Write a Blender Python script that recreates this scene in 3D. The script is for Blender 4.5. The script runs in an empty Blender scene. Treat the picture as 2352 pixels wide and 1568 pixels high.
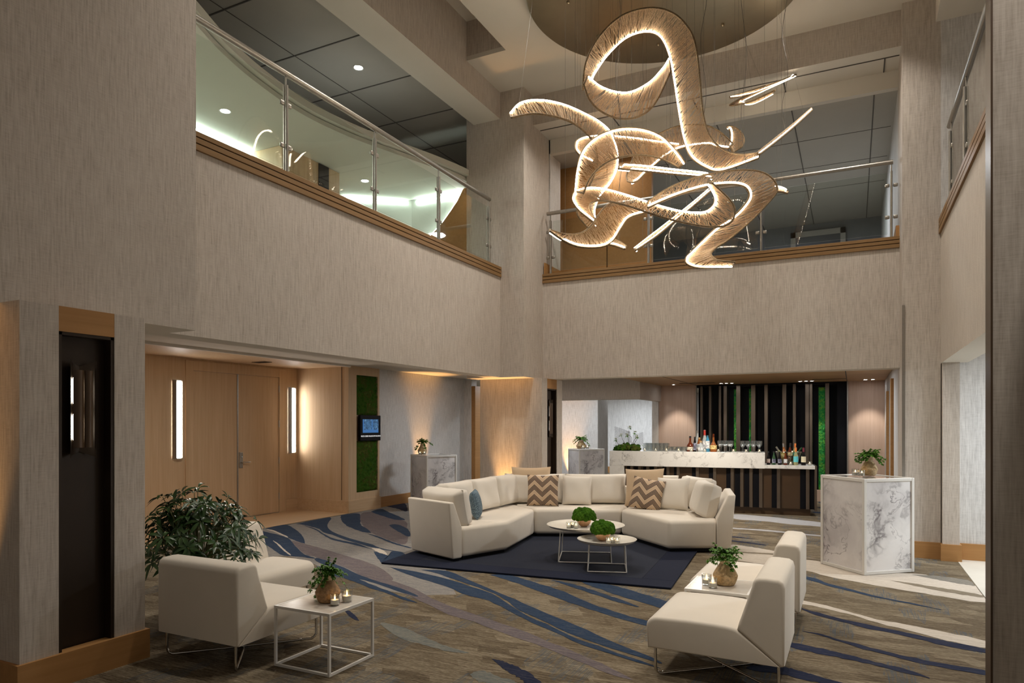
import bpy, math, random
from mathutils import Vector, Matrix
random.seed(7)
C = bpy.context.scene.collection
PI = math.pi
sin, cos = math.sin, math.cos

# ------------------------------------------------------------------ mesh building
class MB:
    def __init__(s): s.v = []; s.f = []; s.mi = []; s.cur = 0
    def add(s, vs, fs):
        n = len(s.v); s.v += [tuple(p) for p in vs]
        for f in fs: s.f.append(tuple(i + n for i in f)); s.mi.append(s.cur)
        return s
    def box(s, x0, y0, z0, x1, y1, z1, M=None):
        vs = [(x, y, z) for z in (z0, z1) for y in (y0, y1) for x in (x0, x1)]
        if M: vs = [M @ Vector(p) for p in vs]
        return s.add(vs, [(0,2,3,1),(4,5,7,6),(0,1,5,4),(2,6,7,3),(0,4,6,2),(1,3,7,5)])
    def prism(s, poly, z0, z1, M=None):
        # counter-clockwise polygon in xy, z0/z1 numbers or lists
        n = len(poly)
        a = z0 if isinstance(z0, (list, tuple)) else [z0]*n
        b = z1 if isinstance(z1, (list, tuple)) else [z1]*n
        vs = [(p[0], p[1], a[i]) for i, p in enumerate(poly)] + [(p[0], p[1], b[i]) for i, p in enumerate(poly)]
        if M: vs = [M @ Vector(p) for p in vs]
        fs = [tuple(range(n-1, -1, -1)), tuple(range(n, 2*n))] + [(i, (i+1) % n, n+(i+1) % n, n+i) for i in range(n)]
        return s.add(vs, fs)
    def loft(s, rings, close=True, caps=True):
        n = len(rings[0]); vs = [p for r in rings for p in r]; fs = []
        for k in range(len(rings)-1):
            for i in range(n if close else n-1):
                j = (i+1) % n
                fs.append((k*n+i, k*n+j, (k+1)*n+j, (k+1)*n+i))
        if caps and close:
            fs.append(tuple(range(n-1, -1, -1))); fs.append(tuple((len(rings)-1)*n+i for i in range(n)))
        return s.add(vs, fs)
    def lathe(s, prof, n=24, M=None, rfun=None):
        rings = []
        for k, (r, z) in enumerate(prof):
            ring = []
            for i in range(n):
                a = 2*PI*i/n; q = r*(rfun(a, z, k) if rfun else 1)
                ring.append((q*cos(a), q*sin(a), z))
            if M: ring = [tuple(M @ Vector(p)) for p in ring]
            rings.append(ring)
        return s.loft(rings)
    def tube(s, path, r, n=8, closed=False, taper=None):
        P = [Vector(p) for p in path]; m = len(P); rings = []
        up = None
        for i in range(m):
            t = (P[(i+1) % m]-P[i-1]) if closed else (P[min(i+1, m-1)]-P[max(i-1, 0)])
            if t.length < 1e-9: t = Vector((0, 0, 1))
            t.normalize()
            if up is None:
                up = t.cross(Vector((0, 0, 1)))
                if up.length < .05: up = t.cross(Vector((1, 0, 0)))
            up = up - t*up.dot(t)
            if up.length < 1e-6: up = t.orthogonal()
            up.normalize(); w = t.cross(up)
            q = r*(taper(i/(m-1)) if taper else 1)
            rings.append([tuple(P[i]+up*q*cos(2*PI*k/n)+w*q*sin(2*PI*k/n)) for k in range(n)])
        if closed: rings.append(rings[0]); return s.loft(rings, caps=False)
        return s.loft(rings)
    def ball(s, c, r, nu=12, nv=8, fn=None):
        rings = []
        for j in range(nv+1):
            th = PI*j/nv; ring = []
            for i in range(nu):
                ph = 2*PI*i/nu; d = Vector((sin(th)*cos(ph), sin(th)*sin(ph), -cos(th)))
                q = fn(d) if fn else 1
                rr = r if isinstance(r, (tuple, list)) else (r, r, r)
                ring.append((c[0]+d.x*rr[0]*q, c[1]+d.y*rr[1]*q, c[2]+d.z*rr[2]*q))
            rings.append(ring)
        return s.loft(rings)
    def grid(s, fn, nu, nv):
        vs = [fn(i/nu, j/nv) for j in range(nv+1) for i in range(nu+1)]
        fs = [(j*(nu+1)+i, j*(nu+1)+i+1, (j+1)*(nu+1)+i+1, (j+1)*(nu+1)+i) for j in range(nv) for i in range(nu)]
        return s.add(vs, fs)
    def mesh(s, name):
        me = bpy.data.meshes.new(name); me.from_pydata(s.v, [], s.f)
        me.update()
        return me

def obj(name, mb, mat, parent=None, loc=(0,0,0), rz=0, smooth=None, bevel=0, seg=2, label=None):
    me = mb.mesh(name) if isinstance(mb, MB) else mb
    mats = mat if isinstance(mat, (list, tuple)) else [mat]
    if isinstance(mb, MB):
        for m in mats: me.materials.append(m)
        if len(mats) > 1: me.polygons.foreach_set('material_index', mb.mi)
        if smooth is not None:
            me.polygons.foreach_set('use_smooth', [True]*len(me.polygons))
            if smooth < 180: me.set_sharp_from_angle(angle=math.radians(smooth))
    o = bpy.data.objects.new(name, me); C.objects.link(o)
    o.parent = parent; o.location = loc; o.rotation_euler = (0, 0, rz)
    if bevel:
        b = o.modifiers.new('bevel', 'BEVEL'); b.width = bevel; b.segments = seg; b.limit_method = 'ANGLE'; b.angle_limit = .6
        if seg > 2:
            me.polygons.foreach_set('use_smooth', [True]*len(me.polygons))
            if seg > 3: b.harden_normals = False
    if label: o['label'] = label
    return o
def tag(o, label, cat, group=None):
    o['label'] = label; o['category'] = cat
    if group: o['group'] = group
    return o
def thing(name, label, cat, loc=(0,0,0), rz=0, group=None):
    o = bpy.data.objects.new(name, None); C.objects.link(o); o.empty_display_size = .1
    o.location = loc; o.rotation_euler = (0, 0, rz)
    return tag(o, label, cat, group)
def struct(name, mb, mat, bevel=0, smooth=None):
    o = obj(name, mb, mat, bevel=bevel, smooth=smooth); o['kind'] = 'structure'
    if mat in (M['wall'], M['wall_white']):       # undersides are painted, not papered
        o.data.materials.append(M['paint'])
        for p in o.data.polygons:
            if p.normal.z < -.9: p.material_index = 1
    return o
def dup(o, loc=None, rz=None, label=None, parent=None):
    c = o.copy(); C.objects.link(c)
    if parent is not None: c.parent = parent
    if loc is not None: c.location = loc
    if rz is not None: c.rotation_euler = (0, 0, rz)
    if label: c['label'] = label
    for ch in list(o.children): dup(ch, parent=c)
    return c
def catmull(P, n):
    P = [Vector(p) for p in P]; m = len(P); out = []
    for k in range(n+1):
        t = k/n*(m-1); i = min(int(t), m-2); u = t-i
        a, b, c, d = P[max(i-1, 0)], P[i], P[i+1], P[min(i+2, m-1)]
        out.append(.5*((2*b)+(c-a)*u+(2*a-5*b+4*c-d)*u*u+(3*b-a-3*c+d)*u**3))
    return out

# ------------------------------------------------------------------ materials
def srgb(r, g, b):
    f = lambda c: c/12.92 if c <= .04045 else ((c+.055)/1.055)**2.4
    return (f(r/255), f(g/255), f(b/255), 1)
class NT:
    def __init__(s, name, rough=.5, metal=0, spec=.5):
        s.m = bpy.data.materials.new(name); s.m.use_nodes = True; s.t = s.m.node_tree; s.n = s.t.nodes
        s.b = s.n['Principled BSDF']; s.out = s.n['Material Output']
        s.b.inputs['Roughness'].default_value = rough; s.b.inputs['Metallic'].default_value = metal
        s.b.inputs['Specular IOR Level'].default_value = spec
        s.co = None
    def new(s, t, **k):
        n = s.n.new(t)
        for a, v in k.items(): setattr(n, a, v)
        return n
    def link(s, a, b): s.t.links.new(a, b)
    def coord(s, scale=(1,1,1), rot=(0,0,0), which='Object'):
        if s.co is None: s.co = s.new('ShaderNodeTexCoord')
        mp = s.new('ShaderNodeMapping'); mp.inputs['Scale'].default_value = scale; mp.inputs['Rotation'].default_value = rot
        s.link(s.co.outputs[which], mp.inputs['Vector']); return mp.outputs['Vector']
    def noise(s, vec, scale=1, detail=3, rough=.55, dist=0):
        n = s.new('ShaderNodeTexNoise'); n.inputs['Scale'].default_value = scale; n.inputs['Detail'].default_value = detail
        n.inputs['Roughness'].default_value = rough; n.inputs['Distortion'].default_value = dist
        s.link(vec, n.inputs['Vector']); return n.outputs['Fac']
    def ramp(s, fac, stops, interp='LINEAR'):
        r = s.new('ShaderNodeValToRGB'); r.color_ramp.interpolation = interp; e = r.color_ramp.elements
        while len(e) < len(stops): e.new(.5)
        for i, (p, c) in enumerate(stops): e[i].position = p; e[i].color = c if len(c) == 4 else (*c, 1)
        s.link(fac, r.inputs['Fac']); return r.outputs['Color']
    def mix(s, fac, a, b, mode='MIX'):
        n = s.new('ShaderNodeMix', data_type='RGBA', blend_type=mode)
        for sock, v in ((n.inputs[0], fac), (n.inputs[6], a), (n.inputs[7], b)):
            if hasattr(v, 'is_linked'): s.link(v, sock)
            else: sock.default_value = v
        return n.outputs[2]
    def math(s, op, a, b=0, clamp=False):
        n = s.new('ShaderNodeMath', operation=op, use_clamp=clamp)
        for sock, v in ((n.inputs[0], a), (n.inputs[1], b)):
            if hasattr(v, 'is_linked'): s.link(v, sock)
            else: sock.default_value = v
        return n.outputs[0]
    def col(s, c):
        if hasattr(c, 'is_linked'): s.link(c, s.b.inputs['Base Color'])
        else: s.b.inputs['Base Color'].default_value = c
        return s
    def bump(s, h, strength=.2, dist=.01):
        n = s.new('ShaderNodeBump'); n.inputs['Strength'].default_value = strength; n.inputs['Distance'].default_value = dist
        s.link(h, n.inputs['Height']); s.link(n.outputs[0], s.b.inputs['Normal']); return s

def plain(name, c, rough=.5, metal=0, var=.06, scale=6, spec=.5, bumps=0):
    m = NT(name, rough, metal, spec); f = m.noise(m.coord(), scale, 4)
    k = lambda q: (min(1, c[0]*q), min(1, c[1]*q), min(1, c[2]*q), 1)
    m.col(m.ramp(f, [(.3, k(1-var)), (.7, k(1+var))]))
    if bumps: m.bump(m.noise(m.coord(), scale*20, 2), bumps, .004)
    return m.m
def wood(name, c1, c2, axis='z', rough=.5, plank=0):
    m = NT(name, rough, spec=.25)
    sc = {'z': (26, 26, 1.1), 'x': (1.1, 26, 26), 'y': (26, 1.1, 26)}[axis]
    a = m.noise(m.coord(sc), 1, 5, .6, .4); sc2 = tuple(q*.22 for q in sc)
    b = m.noise(m.coord(sc2), 1, 2)
    c = m.ramp(a, [(.25, c1), (.75, c2)])
    c = m.mix(m.math('MULTIPLY', b, .5), c, (c1[0]*.86, c1[1]*.82, c1[2]*.78, 1))
    m.col(c); return m.m
def emit(name, c, strength):
    m = NT(name); m.b.inputs['Base Color'].default_value = (0, 0, 0, 1)
    m.b.inputs['Emission Color'].default_value = c; m.b.inputs['Emission Strength'].default_value = strength
    return m.m
def glass(name, tint, refl=1.0, rough=0.02):
    # clear pane: see-through, with a Fresnel mirror on top
    m = NT(name); t = m.new('ShaderNodeBsdfTransparent'); t.inputs['Color'].default_value = tint
    g = m.new('ShaderNodeBsdfGlossy'); g.inputs['Roughness'].default_value = rough
    fr = m.new('ShaderNodeLayerWeight'); fr.inputs['Blend'].default_value = .5
    f = m.math('MULTIPLY', m.math('ADD', m.math('MULTIPLY', m.math('POWER', fr.outputs['Facing'], 5), .96), .04), refl, True)
    mx = m.new('ShaderNodeMixShader'); m.link(f, mx.inputs[0]); m.link(t.outputs[0], mx.inputs[1]); m.link(g.outputs[0], mx.inputs[2])
    m.link(mx.outputs[0], m.out.inputs['Surface']); return m.m

def wallcover(name, lo, hi):
    m = NT(name, .7, spec=.25)
    a = m.noise(m.coord((75, 75, 5.5)), 1, 3, .6); b = m.noise(m.coord((14, 14, 210)), 1, 2, .6)
    d = m.noise(m.coord((1.1, 1.1, .5)), 1, 3)
    f = m.math('ADD', m.math('MULTIPLY', a, .62), m.math('MULTIPLY', b, .28))
    f = m.math('ADD', f, m.math('MULTIPLY', d, .12))
    m.col(m.ramp(f, [(.36, lo), (.5, tuple((lo[i]+hi[i])/2 for i in range(3))), (.68, hi)]))
    m.bump(a, .15, .004); return m.m
M = {}
M['wall'] = wallcover('grasscloth_wallcovering', (.40, .345, .292), (.60, .54, .475))
M['wall_white'] = wallcover('pale_wallcovering', (.47, .45, .43), (.72, .70, .675))
M['paint'] = plain('ceiling_paint', (.66, .62, .55), .85, var=.02, scale=1, spec=.2)
M['tileceil'] = plain('ceiling_panel', (.42, .395, .35), .8, var=.03, scale=2, spec=.2)
M['seam'] = plain('ceiling_seam', (.10, .09, .08), .8)
M['maple'] = wood('maple_veneer', (.53, .365, .215), (.66, .48, .305))
M['mapleh'] = wood('maple_horizontal', (.50, .34, .195), (.64, .45, .275), 'y')
M['maplex'] = wood('maple_crosswise', (.47, .29, .15), (.60, .39, .21), 'x')
M['blush'] = wood('bar_wall_veneer', (.52, .37, .28), (.66, .50, .40))
M['trim'] = wood('stained_trim_wood', (.36, .185, .065), (.47, .25, .095), 'y')
M['trimx'] = wood('stained_trim_wood_crosswise', (.36, .185, .065), (.47, .25, .095), 'x')
M['fascia'] = wood('fascia_wood', (.215, .122, .048), (.285, .165, .070), 'y')
M['fasciax'] = wood('fascia_wood_crosswise', (.215, .122, .048), (.285, .165, .070), 'x')
M['groove'] = plain('trim_groove', (.10, .045, .015), .6)
M['bronze'] = plain('dark_bronze', (.030, .018, .010), .45, .3, spec=.4)
M['bronze2'] = plain('bronze_panel', (.075, .042, .020), .4, .2)
M['slat'] = plain('bronze_slat', (.16, .125, .095), .35, .75)
M['black'] = plain('black_lacquer', (.004, .004, .006), .5, spec=.15)
M['chrome'] = plain('polished_chrome', (.62, .60, .57), .12, 1, var=.02)
M['steel'] = plain('brushed_steel', (.40, .375, .335), .38, 1, var=.05, scale=30)
M['champagne'] = plain('champagne_metal', (.33, .27, .18), .33, .85, var=.04)
M['whitemetal'] = plain('white_enamel', (.74, .71, .66), .35, var=.02)
M['tray'] = plain('ivory_tray_enamel', (.76, .71, .62), .18, var=.02)
def fabric(name, c, var=.05, weave=900, rough=.9):
    m = NT(name, rough, spec=.15); f = m.noise(m.coord(), weave, 2); g = m.noise(m.coord(), 7, 4)
    k = lambda q: (c[0]*q, c[1]*q, c[2]*q, 1)
    m.col(m.mix(m.math('MULTIPLY', g, .6), m.ramp(f, [(.3, k(1-var)), (.7, k(1+var))]), k(.88)))
    m.b.inputs['Sheen Weight'].default_value = .25; m.b.inputs['Sheen Roughness'].default_value = .5
    m.bump(f, .12, .002); return m.m
M['cream'] = fabric('cream_upholstery', (.72, .65, .55))
M['cream2'] = fabric('white_cushion_linen', (.74, .68, .59))
M['beige'] = fabric('sand_cushion_linen', (.58, .43, .28), .1, 500)
M['navy'] = fabric('navy_rug_pile', (.011, .014, .029), .35, 160)
M['navy2'] = fabric('navy_rug_centre', (.018, .021, .033), .35, 160)
for k in ('navy', 'navy2'): M[k].node_tree.nodes['Principled BSDF'].inputs['Sheen Weight'].default_value = 0
def bluepat():
    m = NT('blue_woven_pattern', .9, spec=.2)
    v = m.new('ShaderNodeTexVoronoi', distance='CHEBYCHEV'); v.inputs['Scale'].default_value = 95
    m.link(m.coord(), v.inputs['Vector'])
    m.col(m.ramp(v.outputs['Distance'], [(.25, (.045, .075, .11)), (.55, (.20, .27, .31))])); return m.m
M['blue'] = bluepat()
def chevron():
    m = NT('chevron_embroidery', .9, spec=.15)
    uv = m.new('ShaderNodeTexCoord'); sp = m.new('ShaderNodeSeparateXYZ'); m.link(uv.outputs['UV'], sp.inputs[0])
    u, v = sp.outputs[0], sp.outputs[1]
    zig = m.math('MULTIPLY', m.math('PINGPONG', m.math('ADD', u, .0), .25), .95)
    t = m.math('SUBTRACT', m.math('MULTIPLY', v, 1.0), zig)
    band = m.math('FRACT', m.math('ADD', m.math('MULTIPLY', t, 3.3), 10.1))
    inb = m.math('LESS_THAN', band, .56)
    ln = m.math('GREATER_THAN', m.math('FRACT', m.math('MULTIPLY', band, 7.15)), .36)
    k = m.math('MULTIPLY', inb, ln)
    n = m.noise(m.coord(), 300, 2)
    m.col(m.mix(k, m.ramp(n, [(.3, (.50, .36, .24)), (.7, (.60, .45, .31))]), (.012, .012, .02, 1))); return m.m
M['chevron'] = chevron()
def marble(name, base, vein, scale, width, strength=1, grey=(.62, .59, .58), cloud=.35):
    m = NT(name, .22)
    vec = m.coord((scale, scale, scale)); w = m.new('ShaderNodeTexNoise'); w.inputs['Scale'].default_value = 1.6; w.inputs['Detail'].default_value = 6
    m.link(vec, w.inputs['Vector'])
    vm = m.new('ShaderNodeVectorMath', operation='MULTIPLY_ADD'); m.link(w.outputs['Color'], vm.inputs[0]); vm.inputs[1].default_value = (.9, .9, .9); m.link(vec, vm.inputs[2])
    n1 = m.noise(vm.outputs[0], .75, 5, .62)
    d = m.math('ABSOLUTE', m.math('SUBTRACT', n1, .5))
    v1 = m.ramp(d, [(0, (1, 1, 1)), (width, (.28, .28, .28)), (width*3.4, (0, 0, 0))])
    d2 = m.math('ABSOLUTE', m.math('SUBTRACT', m.noise(vm.outputs[0], 1.7, 4, .6), .5))
    v1 = m.math('MAXIMUM', v1, m.ramp(d2, [(0, (.75, .75, .75)), (width*.55, (0, 0, 0))]))
    n3 = m.noise(vec, 1.3, 2); v1 = m.math('MULTIPLY', v1, m.ramp(n3, [(.38, (.05, .05, .05)), (.62, (1, 1, 1))]))
    n2 = m.noise(vm.outputs[0], .6, 4)
    c = m.mix(m.math('MULTIPLY', m.ramp(n2, [(.45, (0, 0, 0)), (.75, (1, 1, 1))]), cloud), base, (*grey, 1))
    m.col(m.mix(m.math('MULTIPLY', v1, strength), c, vein)); return m.m
M['marble'] = marble('veined_white_marble', (.84, .81, .79, 1), (.09, .07, .08, 1), 1.25, .030, 1, (.45, .41, .43), .75)
M['marblebar'] = marble('bar_marble', (.76, .73, .67, 1), (.20, .18, .16, 1), 2.6, .011, .85, (.6, .57, .53), .3)
def table_stone():
    m = NT('striated_table_stone', .2); a = m.noise(m.coord((3, 26, 3)), 1, 5, .6, 1.2)
    m.col(m.ramp(a, [(.3, (.58, .50, .41)), (.5, (.70, .64, .56)), (.7, (.74, .69, .62))])); return m.m
M['stone'] = table_stone()
M['rattan'] = plain('woven_seagrass', (.36, .21, .095), .75, var=.35, scale=55)
M['rattan2'] = plain('pale_seagrass', (.52, .37, .20), .75, var=.3, scale=55)
M['neck'] = plain('vase_neck_clay', (.56, .42, .27), .6)
def leafmat(name, a, b, rough=.4):
    m = NT(name, rough); n = m.noise(m.coord(), 23, 3)
    m.col(m.ramp(n, [(.3, a), (.7, b)])); m.b.inputs['Subsurface Weight'].default_value = 0; return m.m
M['leaf'] = leafmat('glossy_leaf', (.008, .028, .007), (.035, .085, .016), .32)
M['fern'] = leafmat('fern_leaf', (.035, .125, .010), (.13, .30, .022), .5)
M['stem'] = plain('plant_stem', (.12, .13, .04), .6)
M['soil'] = plain('potting_soil', (.03, .02, .014), .9)
M['pot'] = plain('charcoal_planter', (.05, .047, .043), .5)
def mossmat(name, stops, scale=22):
    m = NT(name, .95, spec=.1); n = m.noise(m.coord(), scale, 6, .7); n2 = m.noise(m.coord(), scale*.2, 2)
    m.col(m.ramp(m.math('ADD', m.math('MULTIPLY', n, .65), m.math('MULTIPLY', n2, .4)), stops)); m.bump(n, 1, .03); return m.m
M['mossball'] = mossmat('reindeer_moss', [(.36, (.020, .065, .004)), (.55, (.060, .165, .010)), (.72, (.15, .30, .03))], 60)
M['mosspanel'] = mossmat('moss_wall_panel', [(.35, (.012, .040, .003)), (.52, (.045, .11, .010)), (.6, (.07, .065, .014)), (.72, (.09, .22, .02))], 14)
M['mossbright'] = mossmat('bright_moss_strip', [(.33, (.008, .12, .02)), (.5, (.05, .45, .10)), (.6, (.20, .60, .09)), (.72, (.60, .55, .10))], 26)
M['copper'] = plain('hammered_copper', (.62, .36, .20), .35, .6, var=.12, scale=40)
M['wax'] = plain('candle_wax', (.90, .80, .66), .5, var=.02)
M['flame'] = emit('candle_flame', (1, .62, .25, 1), 25)
M['led'] = emit('warm_led_strip', (1, .86, .68, 1), 27)
M['ledcool'] = emit('linear_sconce_diffuser', (1, .95, .88, 1), 22)
M['lens'] = emit('downlight_lens', (.95, .97, 1, 1), 45)
M['cove'] = emit('cove_led', (.84, 1, .92, 1), 24)
M['sconceled'] = emit('sconce_lamp', (1, .96, .82, 1), 26)
M['glass'] = glass('railing_glass', (.93, .96, .945, 1), 1.4)
M['cup'] = glass('clear_drinking_glass', (.92, .94, .94, 1), 3.2, .18)
def cord():
    m = NT('raffia_cord', .75, spec=.2); n = m.noise(m.coord(), 90, 2)
    m.col(m.ramp(n, [(.3, (.48, .36, .235)), (.7, (.80, .66, .48))]))
    tr = m.new('ShaderNodeBsdfTranslucent'); tr.inputs['Color'].default_value = (.80, .60, .38, 1)
    mx = m.new('ShaderNodeMixShader'); mx.inputs[0].default_value = .4
    m.link(m.b.outputs[0], mx.inputs[1]); m.link(tr.outputs[0], mx.inputs[2]); m.link(mx.outputs[0], m.out.inputs['Surface']); return m.m
M['cord'] = cord()
M['rope'] = plain('wound_rope_edge', (.20, .135, .07), .8, var=.4, scale=70)
M['cable'] = plain('suspension_cable', (.16, .145, .125), .5, .2)
M['tile'] = plain('pale_stone_floor', (.60, .57, .50), .35, var=.04, scale=3)
M['maplefloor'] = wood('maple_threshold', (.52, .35, .20), (.64, .45, .27), 'y', .35)
def carpet(name, stops, streak=1.0, blocks=0.0):
    m = NT(name, .95, spec=.1)
    R = (0, 0, math.radians(24))
    a = m.noise(m.coord((5, 95, 1), R), 1, 6, .75, .3)
    b = m.noise(m.coord((34, 190, 1), (0, 0, math.radians(8))), 1, 2, .6)
    f = m.math('ADD', m.math('MULTIPLY', a, .7), m.math('MULTIPLY', b, .3))
    if blocks:
        v = m.new('ShaderNodeTexVoronoi', distance='CHEBYCHEV'); v.inputs['Scale'].default_value = 1; v.inputs['Randomness'].default_value = .8
        m.link(m.coord((2.6, 6.5, 1), (0, 0, math.radians(-14))), v.inputs['Vector'])
        sp = m.new('ShaderNodeSeparateColor'); m.link(v.outputs['Color'], sp.inputs[0])
        f = m.math('ADD', f, m.math('MULTIPLY', m.math('SUBTRACT', sp.outputs[0], .5), blocks))
    c = m.ramp(f, stops)
    if blocks:                       # scattered woven patches of blue grey thread
        v2 = m.new('ShaderNodeTexVoronoi', distance='CHEBYCHEV'); v2.inputs['Scale'].default_value = 1; v2.inputs['Randomness'].default_value = .7
        m.link(m.coord((5.2, 2.0, 1), (0, 0, math.radians(12))), v2.inputs['Vector'])
        s2 = m.new('ShaderNodeSeparateColor'); m.link(v2.outputs['Color'], s2.inputs[0])
        st = m.noise(m.coord((120, 4, 1), (0, 0, math.radians(12))), 1, 3)
        k = m.math('MULTIPLY', m.math('GREATER_THAN', s2.outputs[1], .70), m.ramp(st, [(.46, (0, 0, 0)), (.58, (.55, .55, .55))]))
        c = m.mix(k, c, (.055, .085, .115, 1))
    m.col(c); m.bump(b, .25, .004); return m.m
M['carpet'] = carpet('patterned_carpet_tan', [(.36, (.050, .036, .022)), (.45, (.112, .085, .054)), (.54, (.185, .147, .097)), (.65, (.32, .27, .195))], 1, .10)
CAR = {'g': carpet('carpet_grey_field', [(.38, (.12, .12, .135)), (.5, (.22, .205, .19)), (.62, (.35, .32, .265))]),
 'b': carpet('carpet_blue_stroke', [(.38, (.010, .022, .050)), (.48, (.020, .040, .078)), (.57, (.045, .058, .085)), (.67, (.13, .12, .11))]),
 'n': carpet('carpet_navy_stroke', [(.38, (.009, .012, .031)), (.48, (.016, .021, .048)), (.57, (.034, .037, .058)), (.67, (.12, .10, .085))]),
 'p': carpet('carpet_mauve_stroke', [(.38, (.075, .064, .075)), (.5, (.135, .112, .118)), (.62, (.23, .19, .16))]),
 't': carpet('carpet_teal_stroke', [(.38, (.075, .085, .085)), (.5, (.15, .155, .14)), (.62, (.27, .24, .18))]),
 'c': carpet('carpet_cream_stroke', [(.38, (.36, .31, .25)), (.5, (.50, .44, .37)), (.62, (.60, .54, .46))]),
 'k': carpet('carpet_brown_stroke', [(.38, (.12, .10, .075)), (.5, (.19, .155, .11)), (.62, (.30, .26, .2))]),
 'd': carpet('carpet_slate_stroke', [(.38, (.10, .095, .085)), (.5, (.18, .165, .14)), (.62, (.30, .27, .22))]),
 'l': carpet('carpet_pale_grey_stroke', [(.38, (.27, .27, .29)), (.5, (.38, .37, .37)), (.62, (.48, .46, .43))])}
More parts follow.
